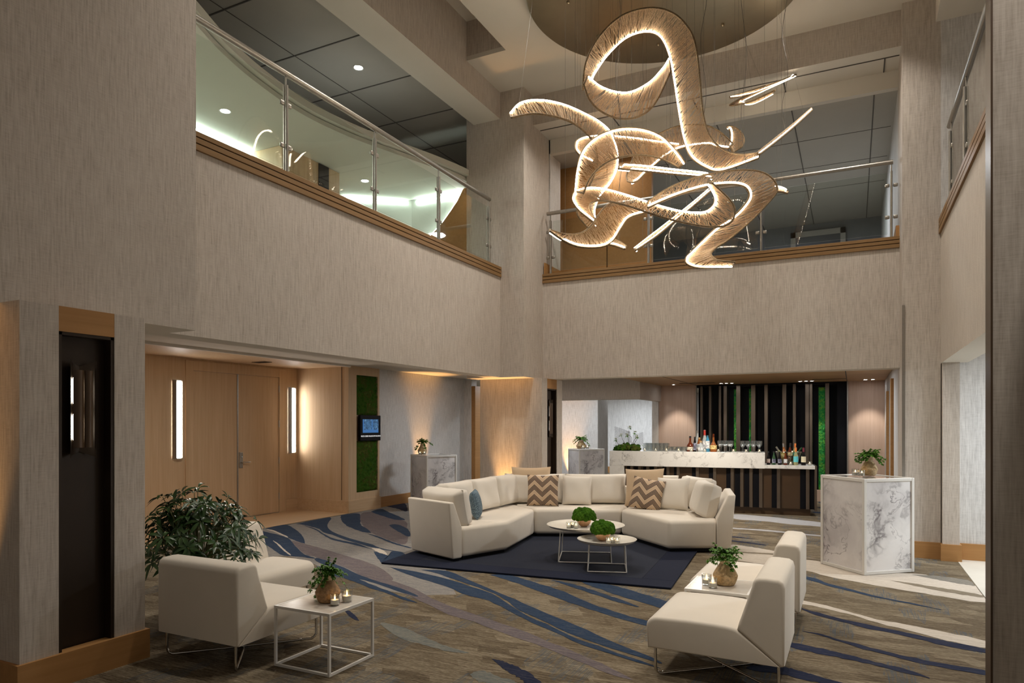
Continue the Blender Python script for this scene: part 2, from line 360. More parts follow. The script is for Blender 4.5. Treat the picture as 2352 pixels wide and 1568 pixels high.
RIBBONS=[([(-2.694,7.15,5.327),(-2.631,7.081,5.586),(-2.466,7.078,5.835),(-2.222,7.129,6.02),(-1.934,7.217,6.066),(-1.704,7.29,5.976),(-1.546,7.341,5.773),(-1.484,7.359,5.54),(-1.451,7.377,5.201),(-1.428,7.405,4.906),(-1.374,7.463,4.691),(-1.254,7.568,4.556),(-1.091,7.709,4.523),(-0.924,7.867,4.565)],[(-2.664,7.333,5.516),(-2.604,7.293,5.56),(-2.46,7.302,5.725),(-2.267,7.342,5.884),(-2.061,7.395,5.933),(-1.902,7.431,5.862),(-1.802,7.444,5.639),(-1.749,7.441,5.354),(-1.7,7.441,5.015),(-1.645,7.452,4.7),(-1.574,7.477,4.504),(-1.436,7.543,4.387),(-1.282,7.623,4.353),(-0.925,7.811,4.484)],1),
([(-2.627,7.127,5.45),(-2.549,7.316,5.408),(-2.424,7.509,5.401),(-2.289,7.688,5.454),(-2.128,7.862,5.608),(-2.014,7.993,5.799),(-1.955,8.078,5.941)],[(-2.648,7.061,5.337),(-2.621,7.168,5.21),(-2.525,7.309,5.11),(-2.372,7.479,5.072),(-2.197,7.659,5.136),(-2.055,7.824,5.328),(-1.912,7.988,5.742)],0),
([(-3.375,6.698,5.014),(-3.342,6.891,5.206),(-3.205,7.118,5.303),(-3.016,7.352,5.311),(-2.833,7.565,5.257),(-2.695,7.736,5.193),(-2.605,7.865,5.098),(-2.557,7.955,4.908),(-2.57,7.995,4.731),(-2.645,7.985,4.567),(-2.764,7.935,4.396),(-2.82,7.898,4.22),(-2.801,7.879,4.061)],[(-3.335,6.662,4.949),(-3.185,6.883,5.051),(-3.02,7.099,5.075),(-2.88,7.288,5.052),(-2.795,7.435,5.001),(-2.731,7.558,4.922),(-2.708,7.646,4.825),(-2.717,7.704,4.7),(-2.779,7.722,4.547),(-2.847,7.723,4.43),(-2.92,7.708,4.33),(-2.97,7.69,4.14),(-2.834,7.751,3.946)],0),
([(-2.674,6.881,4.114),(-2.632,6.813,4.304),(-2.562,6.79,4.492),(-2.42,6.835,4.632),(-2.221,6.94,4.719),(-2.012,7.081,4.733),(-1.842,7.234,4.683),(-1.727,7.391,4.577),(-1.655,7.558,4.484)],[(-2.563,6.824,4.055),(-2.502,6.842,4.199),(-2.403,6.897,4.332),(-2.274,6.984,4.425),(-2.116,7.104,4.479),(-1.976,7.231,4.495),(-1.874,7.358,4.491),(-1.79,7.492,4.472),(-1.734,7.63,4.463)],0),
([(-2.551,7.222,3.819),(-2.623,7.125,3.884),(-2.695,7.031,3.958),(-2.729,6.959,4.031),(-2.722,6.91,4.077),(-2.664,6.889,4.128),(-2.551,6.898,4.137),(-2.402,6.929,4.114),(-2.235,6.971,4.058),(-2.071,7.014,3.992),(-1.937,7.045,3.934),(-1.796,7.083,3.876),(-1.618,7.141,3.82),(-1.452,7.197,3.798),(-1.353,7.221,3.812),(-1.286,7.233,3.874),(-1.275,7.219,3.947),(-1.301,7.189,4.016),(-1.336,7.158,4.076)],[(-2.605,7.306,3.92),(-2.605,7.207,3.938),(-2.602,7.115,3.98),(-2.572,7.043,4.005),(-2.516,6.991,4.007),(-2.454,6.947,3.996),(-2.375,6.918,3.976),(-2.3,6.894,3.95),(-2.207,6.884,3.916),(-2.07,6.903,3.864),(-1.918,6.936,3.799),(-1.721,6.997,3.724),(-1.528,7.062,3.665),(-1.337,7.133,3.624),(-1.185,7.19,3.624),(-1.1,7.221,3.681),(-1.078,7.225,3.785),(-1.126,7.201,3.889),(-1.28,7.13,4.054)],0),
([(-2.863,6.618,3.656),(-2.75,6.696,3.618),(-2.636,6.788,3.622),(-2.565,6.872,3.667),(-2.516,6.96,3.754),(-2.49,7.049,3.857),(-2.437,7.167,3.994),(-2.377,7.302,4.074),(-2.317,7.45,4.08)],[(-2.817,6.53,3.606),(-2.701,6.633,3.517),(-2.595,6.739,3.476),(-2.469,6.861,3.477),(-2.372,6.976,3.514),(-2.315,7.078,3.597),(-2.268,7.181,3.741),(-2.212,7.297,3.875),(-2.064,7.465,3.961)],1),
([(-1.886,6.883,3.881),(-1.78,7.019,4.005),(-1.653,7.154,4.112),(-1.474,7.307,4.207),(-1.291,7.451,4.273),(-1.103,7.589,4.315),(-0.932,7.708,4.318),(-0.818,7.789,4.279),(-0.746,7.84,4.196),(-0.736,7.849,4.11),(-0.8,7.813,4.01),(-0.916,7.74,3.864),(-1.059,7.644,3.704),(-1.2,7.54,3.565),(-1.3,7.447,3.479),(-1.34,7.374,3.408),(-1.315,7.323,3.351),(-1.242,7.287,3.298),(-1.087,7.283,3.267)],[(-1.869,6.836,3.808),(-1.76,6.941,3.885),(-1.629,7.052,3.961),(-1.496,7.159,4.026),(-1.342,7.272,4.082),(-1.176,7.386,4.11),(-1.065,7.468,4.11),(-1.001,7.521,4.077),(-0.982,7.547,4.002),(-1.033,7.533,3.909),(-1.13,7.492,3.803),(-1.285,7.417,3.685),(-1.419,7.347,3.545),(-1.542,7.277,3.404),(-1.578,7.247,3.347),(-1.565,7.236,3.29),(-1.466,7.264,3.248),(-1.289,7.325,3.246),(-1.133,7.372,3.254)],1),
([(-1.356,8.937,5.139),(-1.513,9.001,5.332),(-1.667,9.027,5.453),(-1.841,9.005,5.499),(-2.044,8.93,5.489),(-2.228,8.825,5.406),(-2.39,8.693,5.272),(-2.518,8.54,5.034),(-2.566,8.387,4.773),(-2.514,8.246,4.631)],[(-1.395,8.806,5.036),(-1.537,8.855,5.098),(-1.642,8.889,5.16),(-1.834,8.847,5.162),(-2.01,8.78,5.129),(-2.168,8.689,5.024),(-2.283,8.585,4.894),(-2.355,8.471,4.779),(-2.406,8.334,4.654),(-2.43,8.177,4.577)],1),
([(-1.481,9.21,5.483),(-1.415,9.328,5.517),(-1.325,9.404,5.454),(-1.284,9.402,5.343),(-1.306,9.315,5.224),(-1.387,9.145,5.109)],[(-1.46,9.276,5.484),(-1.446,9.268,5.454),(-1.434,9.249,5.392),(-1.429,9.218,5.328),(-1.429,9.176,5.266),(-1.439,9.119,5.209)],1),
([(-0.934,7.918,4.595),(-0.793,8.361,4.891),(-0.637,8.812,5.201),(-0.469,9.269,5.536)],[(-0.889,7.661,4.47),(-0.75,8.097,4.754),(-0.6,8.564,5.073),(-0.45,9.055,5.422)],1),
([(-1.387,8.921,5.728),(-1.216,9.206,5.882),(-1.023,9.414,6.002),(-1.212,9.345,5.907),(-1.431,9.173,5.737),(-1.186,9.146,5.72),(-0.871,9.068,5.762)],[(-1.367,8.82,5.664),(-1.201,9.263,5.88),(-0.678,9.748,6.224),(-1.07,9.639,6.063),(-1.339,9.455,5.888),(-1.169,9.354,5.79),(-0.911,9.16,5.773)],1),
([(-2.262,7.702,3.634),(-2.133,7.961,3.837),(-1.968,8.24,4.068),(-1.775,8.532,4.328),(-1.628,8.801,4.557)],[(-2.196,7.511,3.563),(-2.054,7.82,3.771),(-1.904,8.104,4.002),(-1.721,8.377,4.254),(-1.57,8.606,4.473)],2),
([(-2.55,8.005,4.752),(-2.314,8.221,4.768),(-2.024,8.38,4.733),(-1.718,8.463,4.675),(-1.517,8.409,4.597)],[(-2.489,7.812,4.634),(-2.258,8.025,4.641),(-1.976,8.18,4.612),(-1.676,8.26,4.559),(-1.48,8.204,4.488)],2),
([(-2.426,7.452,3.706),(-2.357,7.43,3.663),(-2.261,7.367,3.587)],[(-2.482,7.368,3.633),(-2.377,7.364,3.6),(-2.264,7.309,3.54)],1),
([(-0.787,8.103,4.249),(-0.726,8.246,4.264),(-0.668,8.387,4.258)],[(-0.777,7.997,4.16),(-0.717,8.139,4.19),(-0.669,8.275,4.208)],0),
([(-2.819,8.094,5.2),(-2.947,7.931,5.145),(-3.02,7.819,5.073),(-3.027,7.766,4.99),(-3.006,7.752,4.916),(-2.938,7.786,4.841),(-2.846,7.857,4.795)],[(-2.74,8.133,5.116),(-2.848,8.042,5.08),(-2.915,7.971,5.033),(-2.933,7.925,4.987),(-2.912,7.898,4.952),(-2.861,7.886,4.906),(-2.792,7.884,4.86)],0),
([(-2.724,8.365,5.266),(-2.5,8.552,5.267),(-2.272,8.74,5.254),(-2.041,8.93,5.247)],[(-2.692,8.269,5.18),(-2.471,8.454,5.185),(-2.246,8.641,5.171),(-2.018,8.83,5.16)],0)]
STROKES=[('g',0,[(-8.64,6.78),(-8.1,7.7),(-8.07,8.29),(-8.08,9.16),(-8.07,9.71),(-8.22,10.88),(-8.03,11.72)],[(-6.19,4.86),(-6.35,6.04),(-5.87,6.14),(-4.98,5.69),(-4.36,5.44),(-3.94,5.34),(-3.65,5.34),(-3.35,5.52)]),
('p',1,[(-7.05,7.14),(-6.67,6.98),(-6.31,6.86),(-5.76,6.64),(-5.27,6.44),(-4.94,6.29),(-4.41,5.97)],[(-6.59,6.78),(-6.09,6.42),(-5.81,6.32),(-5.48,6.19),(-4.95,5.94),(-4.5,5.74),(-4.12,5.58)]),
('p',1,[(-7.97,9.76),(-7.93,10.06),(-7.38,9.69),(-6.64,9.32),(-6.21,8.76)],[(-7.04,8.68),(-6.34,8.08),(-5.97,7.84),(-5.63,7.62),(-5.21,7.41)]),
('b',2,[(-8.1,7.7),(-8.17,8.01),(-8.09,8.14),(-7.66,7.87),(-7.24,7.56),(-6.84,7.21),(-6.59,6.96)],[(-8.06,7.68),(-7.77,7.59),(-7.31,7.31),(-7.05,7.17),(-6.89,7.09),(-6.72,7.01),(-6.58,6.95)]),
('b',2,[(-8.07,7.51),(-7.85,7.47),(-7.5,7.36),(-7.13,7.2),(-6.59,6.78),(-6.06,6.39),(-5.82,6.31)],[(-7.39,6.87),(-6.92,6.62),(-6.61,6.43),(-6.27,6.23),(-6.07,6.23),(-5.93,6.25),(-5.72,6.21)]),
('b',2,[(-5.85,6.34),(-5.64,6.25),(-5.36,6.12),(-5.11,6.0),(-4.75,5.8),(-4.44,5.66),(-4.2,5.57),(-3.97,5.49),(-3.67,5.36)],[(-5.61,6.08),(-5.44,6.03),(-5.04,5.81),(-4.72,5.66),(-4.49,5.6),(-4.24,5.51),(-4.0,5.41),(-3.79,5.33),(-3.59,5.24)]),
('b',2,[(-5.51,6.0),(-5.08,5.79),(-4.88,5.74),(-4.59,5.62),(-4.31,5.48),(-4.04,5.36),(-3.79,5.24),(-3.51,5.12)],[(-5.35,5.82),(-4.93,5.63),(-4.75,5.58),(-4.47,5.47),(-4.21,5.35),(-3.96,5.26),(-3.73,5.16),(-3.48,5.08)]),
('b',2,[(-8.05,8.3),(-8.09,8.74),(-8.06,9.14),(-7.57,8.5),(-7.2,8.11),(-6.85,7.86),(-6.53,7.67),(-6.15,7.49),(-5.75,7.32),(-5.43,7.13),(-5.0,7.05)],[(-8.01,8.26),(-7.77,8.23),(-7.54,8.14),(-7.33,8.04),(-7.02,7.81),(-6.79,7.71),(-6.37,7.48),(-5.97,7.3),(-5.62,7.15),(-5.42,7.08),(-4.97,7.01)]),
('b',2,[(-7.9,8.27),(-7.37,8.02),(-6.93,7.71),(-6.56,7.48),(-6.27,7.37),(-5.95,7.28),(-5.52,7.03)],[(-7.87,8.24),(-7.34,7.96),(-6.89,7.64),(-6.49,7.37),(-6.19,7.27),(-5.85,7.15),(-5.53,7.03)]),
('b',2,[(-5.43,6.94),(-5.28,6.91),(-5.08,6.78),(-5.15,6.92),(-5.21,7.05),(-4.96,7.04)],[(-5.38,6.88),(-5.18,6.68),(-4.99,6.49),(-4.89,6.4),(-4.84,6.42),(-4.89,6.77)]),
('b',2,[(-8.13,9.46),(-7.98,9.76),(-7.47,9.19),(-7.04,8.68),(-6.72,8.42),(-6.37,8.1)],[(-8.07,9.39),(-7.79,9.08),(-7.38,8.67),(-6.99,8.37),(-6.56,8.12),(-6.36,8.08)]),
('b',2,[(-7.96,10.1),(-8.02,10.48),(-7.52,10.1),(-7.02,9.71),(-6.72,9.45)],[(-7.89,10.02),(-7.61,9.83),(-7.38,9.69),(-6.96,9.43),(-6.71,9.42)]),
('n',2,[(-8.22,10.88),(-8.23,11.48),(-7.67,10.84),(-7.36,10.4)],[(-8.17,10.84),(-7.97,10.75),(-7.76,10.65),(-7.39,10.36)]),
('b',2,[(-6.63,8.87),(-6.55,8.97),(-6.17,8.7),(-5.79,8.28)],[(-6.59,8.82),(-6.3,8.55),(-6.05,8.34),(-5.62,7.99)]),
('b',2,[(-6.42,8.04),(-6.05,7.87),(-5.59,7.58),(-5.14,7.36)],[(-6.36,8.0),(-5.98,7.77),(-5.53,7.49),(-5.1,7.3)]),
('c',3,[(-5.59,7.11),(-5.47,7.11),(-5.29,6.99),(-5.11,6.81)],[(-5.57,7.08),(-5.34,6.91),(-5.2,6.84),(-5.11,6.8)]),
('c',3,[(-8.05,7.68),(-7.85,7.63),(-7.55,7.47),(-7.22,7.29)],[(-7.99,7.63),(-7.74,7.53),(-7.43,7.36),(-7.13,7.2)]),
('c',3,[(-7.19,6.97),(-6.91,6.8),(-6.53,6.53),(-6.15,6.27)],[(-7.14,6.93),(-6.88,6.75),(-6.51,6.48),(-6.16,6.25)]),
('b',2,[(-4.67,6.28),(-4.38,6.21),(-4.0,6.11),(-3.65,5.98),(-3.29,5.81),(-3.08,5.71),(-2.72,5.42),(-2.42,5.15),(-2.16,5.0),(-1.89,4.8),(-1.68,4.71),(-1.49,4.62),(-1.14,4.49)],[(-4.64,6.21),(-4.22,6.0),(-3.84,5.85),(-3.54,5.71),(-3.25,5.54),(-2.98,5.46),(-2.79,5.33),(-2.52,5.14),(-2.28,4.98),(-2.03,4.84),(-1.79,4.68),(-1.58,4.59),(-1.11,4.39)]),
('b',2,[(-4.33,6.3),(-3.98,6.37),(-3.55,6.1),(-3.03,5.77),(-2.69,5.55),(-2.27,5.27),(-1.93,5.07),(-1.62,4.85),(-1.41,4.73),(-1.17,4.61)],[(-4.18,6.26),(-3.83,6.12),(-3.45,5.93),(-3.09,5.74),(-2.83,5.54),(-2.56,5.28),(-2.26,5.09),(-1.99,4.91),(-1.76,4.78),(-1.13,4.48)]),
('b',2,[(-3.48,6.43),(-3.28,6.49),(-2.88,6.29),(-2.46,6.06),(-2.15,5.82),(-1.88,5.65),(-1.52,5.48),(-1.07,5.37)],[(-3.43,6.36),(-3.14,6.24),(-2.75,6.01),(-2.44,5.82),(-2.15,5.65),(-1.83,5.49),(-1.49,5.34),(-1.05,5.26)]),
('b',2,[(-2.8,6.49),(-2.52,6.4),(-2.23,6.24),(-1.95,6.06),(-1.69,5.88)],[(-2.77,6.46),(-2.47,6.28),(-2.18,6.1),(-1.91,5.94),(-1.67,5.83)]),
('b',2,[(-2.51,6.58),(-2.18,6.54),(-1.91,6.4),(-1.57,6.2),(-1.34,6.05)],[(-2.49,6.52),(-2.17,6.3),(-1.9,6.12),(-1.51,5.91),(-1.27,5.77)]),
('p',1,[(-5.5,6.34),(-4.76,5.94),(-4.27,5.74),(-3.83,5.53),(-3.4,5.25),(-3.01,5.06),(-2.66,4.93),(-2.32,4.79),(-2.0,4.62),(-1.71,4.48),(-1.44,4.32),(-1.21,4.2)],[(-5.33,6.14),(-4.73,5.79),(-4.25,5.54),(-3.83,5.34),(-3.45,5.14),(-3.08,4.92),(-2.73,4.81),(-2.37,4.64),(-2.08,4.54),(-1.79,4.4),(-1.52,4.25),(-1.28,4.13)]),
('n',2,[(-2.22,4.12),(-2.09,4.09),(-1.93,4.02),(-1.71,3.87)],[(-2.2,4.1),(-2.03,3.96),(-1.91,3.89),(-1.79,3.8)]),
('t',1,[(-3.46,4.49),(-3.19,4.44),(-2.87,4.3),(-2.62,4.2),(-2.42,4.16)],[(-3.33,4.37),(-3.01,4.19),(-2.77,4.15),(-2.57,4.11),(-2.4,4.13)]),
('t',1,[(-2.21,3.81),(-2.14,3.88),(-1.96,3.83),(-1.84,3.8)],[(-2.18,3.77),(-2.08,3.71),(-2.0,3.72),(-1.91,3.74)]),
('n',2,[(-3.96,4.64),(-3.82,4.59),(-3.61,4.43)],[(-3.92,4.61),(-3.73,4.47),(-3.61,4.42)]),
('b',2,[(-0.57,7.9),(-0.48,7.84),(-0.35,7.78),(-0.23,7.58),(-0.05,7.44),(0.11,7.29),(0.3,7.16),(0.49,7.07),(0.68,6.95)],[(-0.56,7.78),(-0.47,7.72),(-0.34,7.59),(-0.23,7.46),(-0.05,7.34),(0.11,7.21),(0.3,7.11),(0.49,7.02),(0.68,6.93)]),
('n',2,[(-0.55,6.55),(-0.42,6.47),(-0.31,6.39),(-0.15,6.28),(-0.01,6.21),(0.13,6.15),(0.29,6.08),(0.45,6.02),(0.6,5.96),(0.74,5.91),(0.96,5.84)],[(-0.55,6.51),(-0.41,6.42),(-0.3,6.29),(-0.15,6.19),(-0.01,6.11),(0.12,6.03),(0.29,5.98),(0.44,5.9),(0.58,5.83),(0.72,5.77),(0.94,5.71)]),
('n',2,[(-0.35,5.74),(-0.24,5.73),(-0.1,5.64),(0.05,5.57),(0.2,5.49),(0.35,5.43),(0.51,5.39),(0.67,5.37),(0.88,5.33)],[(-0.35,5.73),(-0.24,5.69),(-0.1,5.59),(0.05,5.48),(0.2,5.41),(0.34,5.34),(0.5,5.29),(0.66,5.26),(0.85,5.21)]),
('n',2,[(-0.59,5.45),(-0.41,5.41),(-0.26,5.37),(-0.1,5.32),(0.05,5.25),(0.19,5.19),(0.33,5.14),(0.43,5.04)],[(-0.58,5.33),(-0.4,5.28),(-0.25,5.23),(-0.1,5.2),(0.05,5.16),(0.19,5.11),(0.32,5.06),(0.43,5.02)]),
('n',2,[(-0.64,4.79),(-0.46,4.82),(-0.39,4.83),(-0.29,4.8),(-0.17,4.74),(0.04,4.67)],[(-0.62,4.64),(-0.45,4.69),(-0.34,4.67),(-0.22,4.64),(-0.11,4.61),(0.04,4.59)]),
('c',1,[(-0.57,6.8),(-0.44,6.75),(-0.28,6.68),(-0.12,6.58),(0.03,6.46),(0.2,6.35),(0.4,6.3),(0.59,6.23),(0.77,6.15),(1.0,6.09)],[(-0.56,6.66),(-0.43,6.61),(-0.28,6.56),(-0.12,6.48),(0.03,6.38),(0.2,6.23),(0.39,6.13),(0.57,6.0),(0.74,5.91),(0.96,5.84)]),
('c',1,[(-1.5,8.65),(-0.54,8.79),(-0.31,8.72),(-0.21,8.59),(0.08,8.34),(0.63,8.5),(0.79,8.3),(1.08,8.14),(1.15,7.7)],[(-1.45,8.34),(-0.5,8.15),(-0.29,7.96),(-0.01,7.8),(0.24,7.68),(0.48,7.58),(0.71,7.49),(0.93,7.4),(1.2,7.28)]),
('k',2,[(0.33,8.02),(0.59,7.94),(0.9,7.81),(1.1,7.7)],[(0.34,8.0),(0.57,7.83),(0.87,7.65),(1.09,7.58)]),
('k',2,[(-1.32,8.96),(-0.87,9.04),(-0.55,9.0),(-0.24,8.88)],[(-1.31,8.89),(-0.86,8.92),(-0.55,8.87),(-0.23,8.77)]),
('d',1,[(0.54,8.43),(0.81,8.46),(1.05,8.38),(1.08,8.12)],[(0.58,8.4),(0.79,8.25),(0.94,8.16),(1.08,8.09)]),
('c',1,[(-1.5,9.48),(-1.27,9.42),(-1.04,9.31),(-0.77,9.15)],[(-1.4,8.83),(-1.25,8.6),(-1.0,8.52),(-0.71,8.41)]),
('l',1,[(-2.03,12.8),(-1.41,12.64),(-0.94,12.47),(-0.34,12.22),(0.41,12.0)],[(-1.9,11.99),(-1.34,11.99),(-0.89,11.81),(-0.32,11.72),(0.39,11.46)]),
('l',1,[(-1.74,11.01),(-1.23,11.03),(-0.72,10.9),(-0.3,10.83)],[(-1.73,10.9),(-1.21,10.88),(-0.71,10.76),(-0.29,10.69)]),
('n',2,[(-1.56,9.83),(-1.27,9.75),(-1.03,9.64)],[(-1.54,9.74),(-1.25,9.65),(-1.03,9.58)]),
('n',2,[(-1.61,10.17),(-1.41,10.13),(-1.18,10.05)],[(-1.6,10.08),(-1.4,10.06),(-1.18,10.04)]),
('b',2,[(-0.65,15.51),(-0.42,15.34),(-0.23,15.23)],[(-0.65,15.3),(-0.42,15.16),(-0.23,15.07)]),
('b',2,[(-0.61,14.52),(-0.4,14.31),(-0.21,14.23)],[(-0.61,14.39),(-0.39,14.16),(-0.21,14.09)]),
('b',2,[(-0.67,13.71),(-0.38,13.58),(-0.2,13.5)],[(-0.67,13.56),(-0.37,13.39),(-0.2,13.32)])]# ------------------------------------------------------------------ setting
HS = 2.33            # underside of the balcony edges
def bx(*b): return MB().box(*b)
def multi(boxes):
    m = MB()
    for b in boxes: m.box(*b)
    return m
def smoothline(P, n):
    return catmull([(p[0], p[1], 0) for p in P], n)
fm = MB(); keys = list('gbnptckdl')
fm.add([(-8.15, -1, 0), (1.09, -1, 0), (1.09, 9.46, 0), (1.09, 26, 0), (-14, 26, 0), (-14, 10.6, 0), (-8.15, 10.6, 0)], [(0, 1, 2, 3, 4, 5, 6)])
for k, (key, lay, up, lo) in enumerate(STROKES):
    fm.cur = 1+keys.index(key); n = 26
    a = smoothline(up, n); b = smoothline(lo, n); z = .0006*(lay+1)+.00006*k/10
    rr = random.Random(k); n0 = len(fm.v); vs = []
    for i in range(n+1):
        w = (a[i]-b[i]).length
        if lay and min(i, n-i) < 3 and w > .02:
            q_ = (.12, .62, .88)[min(i, n-i)]; c_ = (a[i]+b[i])/2; a[i] = c_+(a[i]-c_)*q_; b[i] = c_+(b[i]-c_)*q_
        j = (a[i]-b[i]).normalized()*min(.012, w*.12) if w > 1e-5 else Vector((0, 0, 0))
        p = a[i]+j*rr.uniform(-1, 1); q = b[i]+j*rr.uniform(-1, 1)
        for p_ in (p, q):
            p_.x = min(p_.x, 1.085)
            if p_.y < 10.6: p_.x = max(p_.x, -8.15)
        vs += [(p.x, p.y, z), (q.x, q.y, z)]
    fs = []
    for i in range(n):
        f = (2*i, 2*i+1, 2*i+3, 2*i+2)
        A, B_, D = Vector(vs[f[0]]), Vector(vs[f[1]]), Vector(vs[f[3]])
        if (B_-A).cross(D-A).z < 0: f = f[::-1]
        fs.append(f)
    fm.add(vs, fs)
struct('floor', fm, [M['carpet']]+[CAR[k] for k in keys])
struct('floor_tile', bx(1.092, -1, -.05, 6, 9.7, .004), M['tile'])
struct('floor_threshold', bx(-9.6, 4.5, -.05, -8.152, 9.8, .003), M['maplefloor'])

# left side: near block, balcony edge, sconce pier
struct('wall_left_near', bx(-5.2, -1, HS, -4.56, 3.64, 7.3), M['wall'])
struct('wall_left', bx(-5.12, 3.64, HS, -4.87, 9.335, 3.87), M['wall'])
def fascia(name, axis, a, b, off, z0, z1, back, mat):
    m = MB()
    def put(d0, d1, za, zb):
        if axis == 'y': m.box(min(off+d0, off+d1), a, za, max(off+d0, off+d1), b, zb)
        else: m.box(a, min(off+d0, off+d1), za, b, max(off+d0, off+d1), zb)
    h = (z1-z0)/3; s = -1 if back > 0 else 1
    m.cur = 1; put(0, back, z0+.002, z1-.004)
    m.cur = 0
    for k in range(3): put(s*.022, back*.98, z0+k*h+(.006 if k else 0), z0+(k+1)*h-.004)
    return struct(name, m, [mat, M['groove']], bevel=.002)
fascia('trim_1', 'y', 3.64, 9.335, -4.87, 3.87, 4.03, -.25, M['fascia'])
def pier(name, x0, x1, y0, y1, ny0, ny1, z1=HS):
    # pier whose +x face carries a tall recessed niche
    m = multi([(x0, y0, 0, x1-.085, y1, z1), (x1-.085, y0, 0, x1, ny0, z1), (x1-.085, ny1, 0, x1, y1, z1)])
    struct(name, m, M['wall'])
    struct(name+'_header', bx(x1-.085, ny0, 2.175, x1-.001, ny1, z1), M['trim'])
    n = MB(); n.box(x1-.084, ny0, .19, x1-.078, ny1, 2.175)
    for b in ((ny0, ny0+.022, .19, 2.175), (ny1-.022, ny1, .19, 2.175)): n.box(x1-.08, b[0], b[2], x1-.006, b[1], b[3])
    n.box(x1-.08, ny0, 2.155, x1-.006, ny1, 2.175)
    struct(name+'_niche', n, M['bronze'])
pier('wall_left_pier', -5.3, -4.357, 2.28, 3.07, 2.501, 2.854)
struct('baseboard_left_pier', multi([(-5.3, 2.258, 0, -4.335, 2.28, .197), (-4.357, 2.28, 0, -4.335, 3.07, .197), (-5.3, 3.07, 0, -4.335, 3.092, .197), (-4.42, 2.501, 0, -4.357, 2.854, .197)]), M['trim'])
pier('wall_back_pier', -5.43, -4.33, 9.70, 10.52, 9.907, 10.297)
struct('baseboard_back_pier', multi([(-5.43, 9.678, 0, -4.308, 9.70, .197), (-4.33, 9.70, 0, -4.308, 10.52, .197)]), M['trim'])
struct('wall_back_column', bx(-5.47, 9.335, HS, -4.47, 10.3, 6.74), M['wall'])
# corridor under the left balcony
struct('ceiling_corridor', multi([(-8.10, -1, 2.67, -5.1, 9.70, 2.72), (-8.6, 9.70, 2.67, -5.1, 10.1, 2.72), (-14, 10.1, 2.67, -5.1, 22, 2.72)]), M['paint'])
struct('trim_corridor', multi([(-8.13, 4.5, 2.635, -8.09, 9.70, 2.675)]), M['paint'])
struct('trim_shadow_gap', bx(-8.155, 4.5, 2.64, -8.13, 9.70, 2.675), M['groove'])
struct('ceiling_alcove', bx(-9.5, 4.5, 2.65, -8.15, 9.72, 2.70), M['maple'])
struct('wall_alcove_side', bx(-9.6, 9.70, 0, -8.62, 9.95, 2.70), M['maple'])
struct('wall_alcove_near', bx(-9.6, 4.3, 0, -8.15, 4.5, 2.70), M['maple'])
struct('wall_alcove_back', multi([(-9.6, 4.5, 0, -9.38, 7.43, 2.65), (-9.6, 9.24, 0, -9.38, 9.7, 2.65), (-9.6, 7.43, 2.46, -9.38, 9.24, 2.65)]), M['maple'])
struct('trim_2', multi([(-9.385, 7.29, 0, -9.362, 7.43, 2.62), (-9.385, 9.24, 0, -9.362, 9.40, 2.62), (-9.385, 7.43, 2.46, -9.362, 9.24, 2.62)]), M['maple'], bevel=.003)
struct('wall_wood_pier', multi([(-8.62, 9.70, 0, -8.20, 10.6, 2.70), (-8.20, 9.70, 0, -8.15, 9.925, 2.68), (-8.20, 10.552, 0, -8.15, 10.6, 2.68), (-8.20, 9.925, 0, -8.15, 10.552, .352), (-8.20, 9.925, 2.515, -8.15, 10.552, 2.68)]), M['maple'])
struct('trim_3', bx(-8.31, 9.694, .23, -8.30, 9.70, 2.65), M['groove'])
struct('baseboard_alcove', multi([(-9.38, 9.40, 0, -9.355, 9.68, .225), (-9.38, 9.678, 0, -8.128, 9.70, .225), (-8.15, 9.70, 0, -8.128, 10.62, .225)]), M['mapleh'], bevel=.002)
struct('wall_corridor', bx(-8.5, 10.6, 0, -8.2, 13.86, 2.70), M['wall_white'])
struct('baseboard_corridor', multi([(-8.2, 10.6, 0, -8.18, 13.86, .20), (-8.5, 13.84, 0, -7.87, 14.0, .30)]), M['trim'])
struct('wall_corridor_return', bx(-8.5, 13.86, 0, -7.99, 14.1, 2.70), M['wall_white'])
struct('trim_4', bx(-7.99, 13.86, 0, -7.89, 14.1, 2.5), M['trim'])
struct('wall_corridor_end', bx(-14, 21.9, 0, -5.4, 22.1, 2.7), M['wall_white'])
struct('baseboard_corridor_end', bx(-14, 21.87, 0, -5.4, 21.9, .2), M['trimx'])
# doors in the alcove
d1 = obj('door_1', bx(-9.40, 7.435, .008, -9.372, 8.292, 2.455), M['maple'], bevel=.003); d1['kind'] = 'structure'
d2 = obj('door_2', bx(-9.40, 8.312, .008, -9.372, 9.235, 2.455), M['maple'], bevel=.003); d2['kind'] = 'structure'
obj('astragal', bx(-9.41, 8.290, .008, -9.364, 8.314, 2.455), M['steel'], d2, label='steel strip between the two doors')
hd = obj('lock_plate', bx(-9.372, 8.335, .86, -9.354, 8.405, 1.13), M['steel'], d2, bevel=.006, label='steel lock plate')
obj('lever_handle', MB().tube([(-9.35, 8.37, .96), (-9.30, 8.37, .96), (-9.295, 8.39, .96), (-9.295, 8.51, .955)], .011, 8), M['chrome'], hd, smooth=60)
obj('lock_cylinder', MB().lathe([(0, 0), (.017, 0), (.015, .012), (0, .012)], 14, Matrix.Translation((-9.354, 8.37, 1.05)) @ Matrix.Rotation(PI/2, 4, 'Y')), M['chrome'], hd, smooth=40)
for z in (.30, .95, 1.62, 2.25): obj('hinge', MB().lathe([(.009, -.06), (.009, .06)], 8, Matrix.Translation((-9.366, 9.237, z))), M['steel'], d2)
obj('door_sill', bx(-9.40, 7.435, 0, -9.36, 9.235, .012), M['steel'], d1)

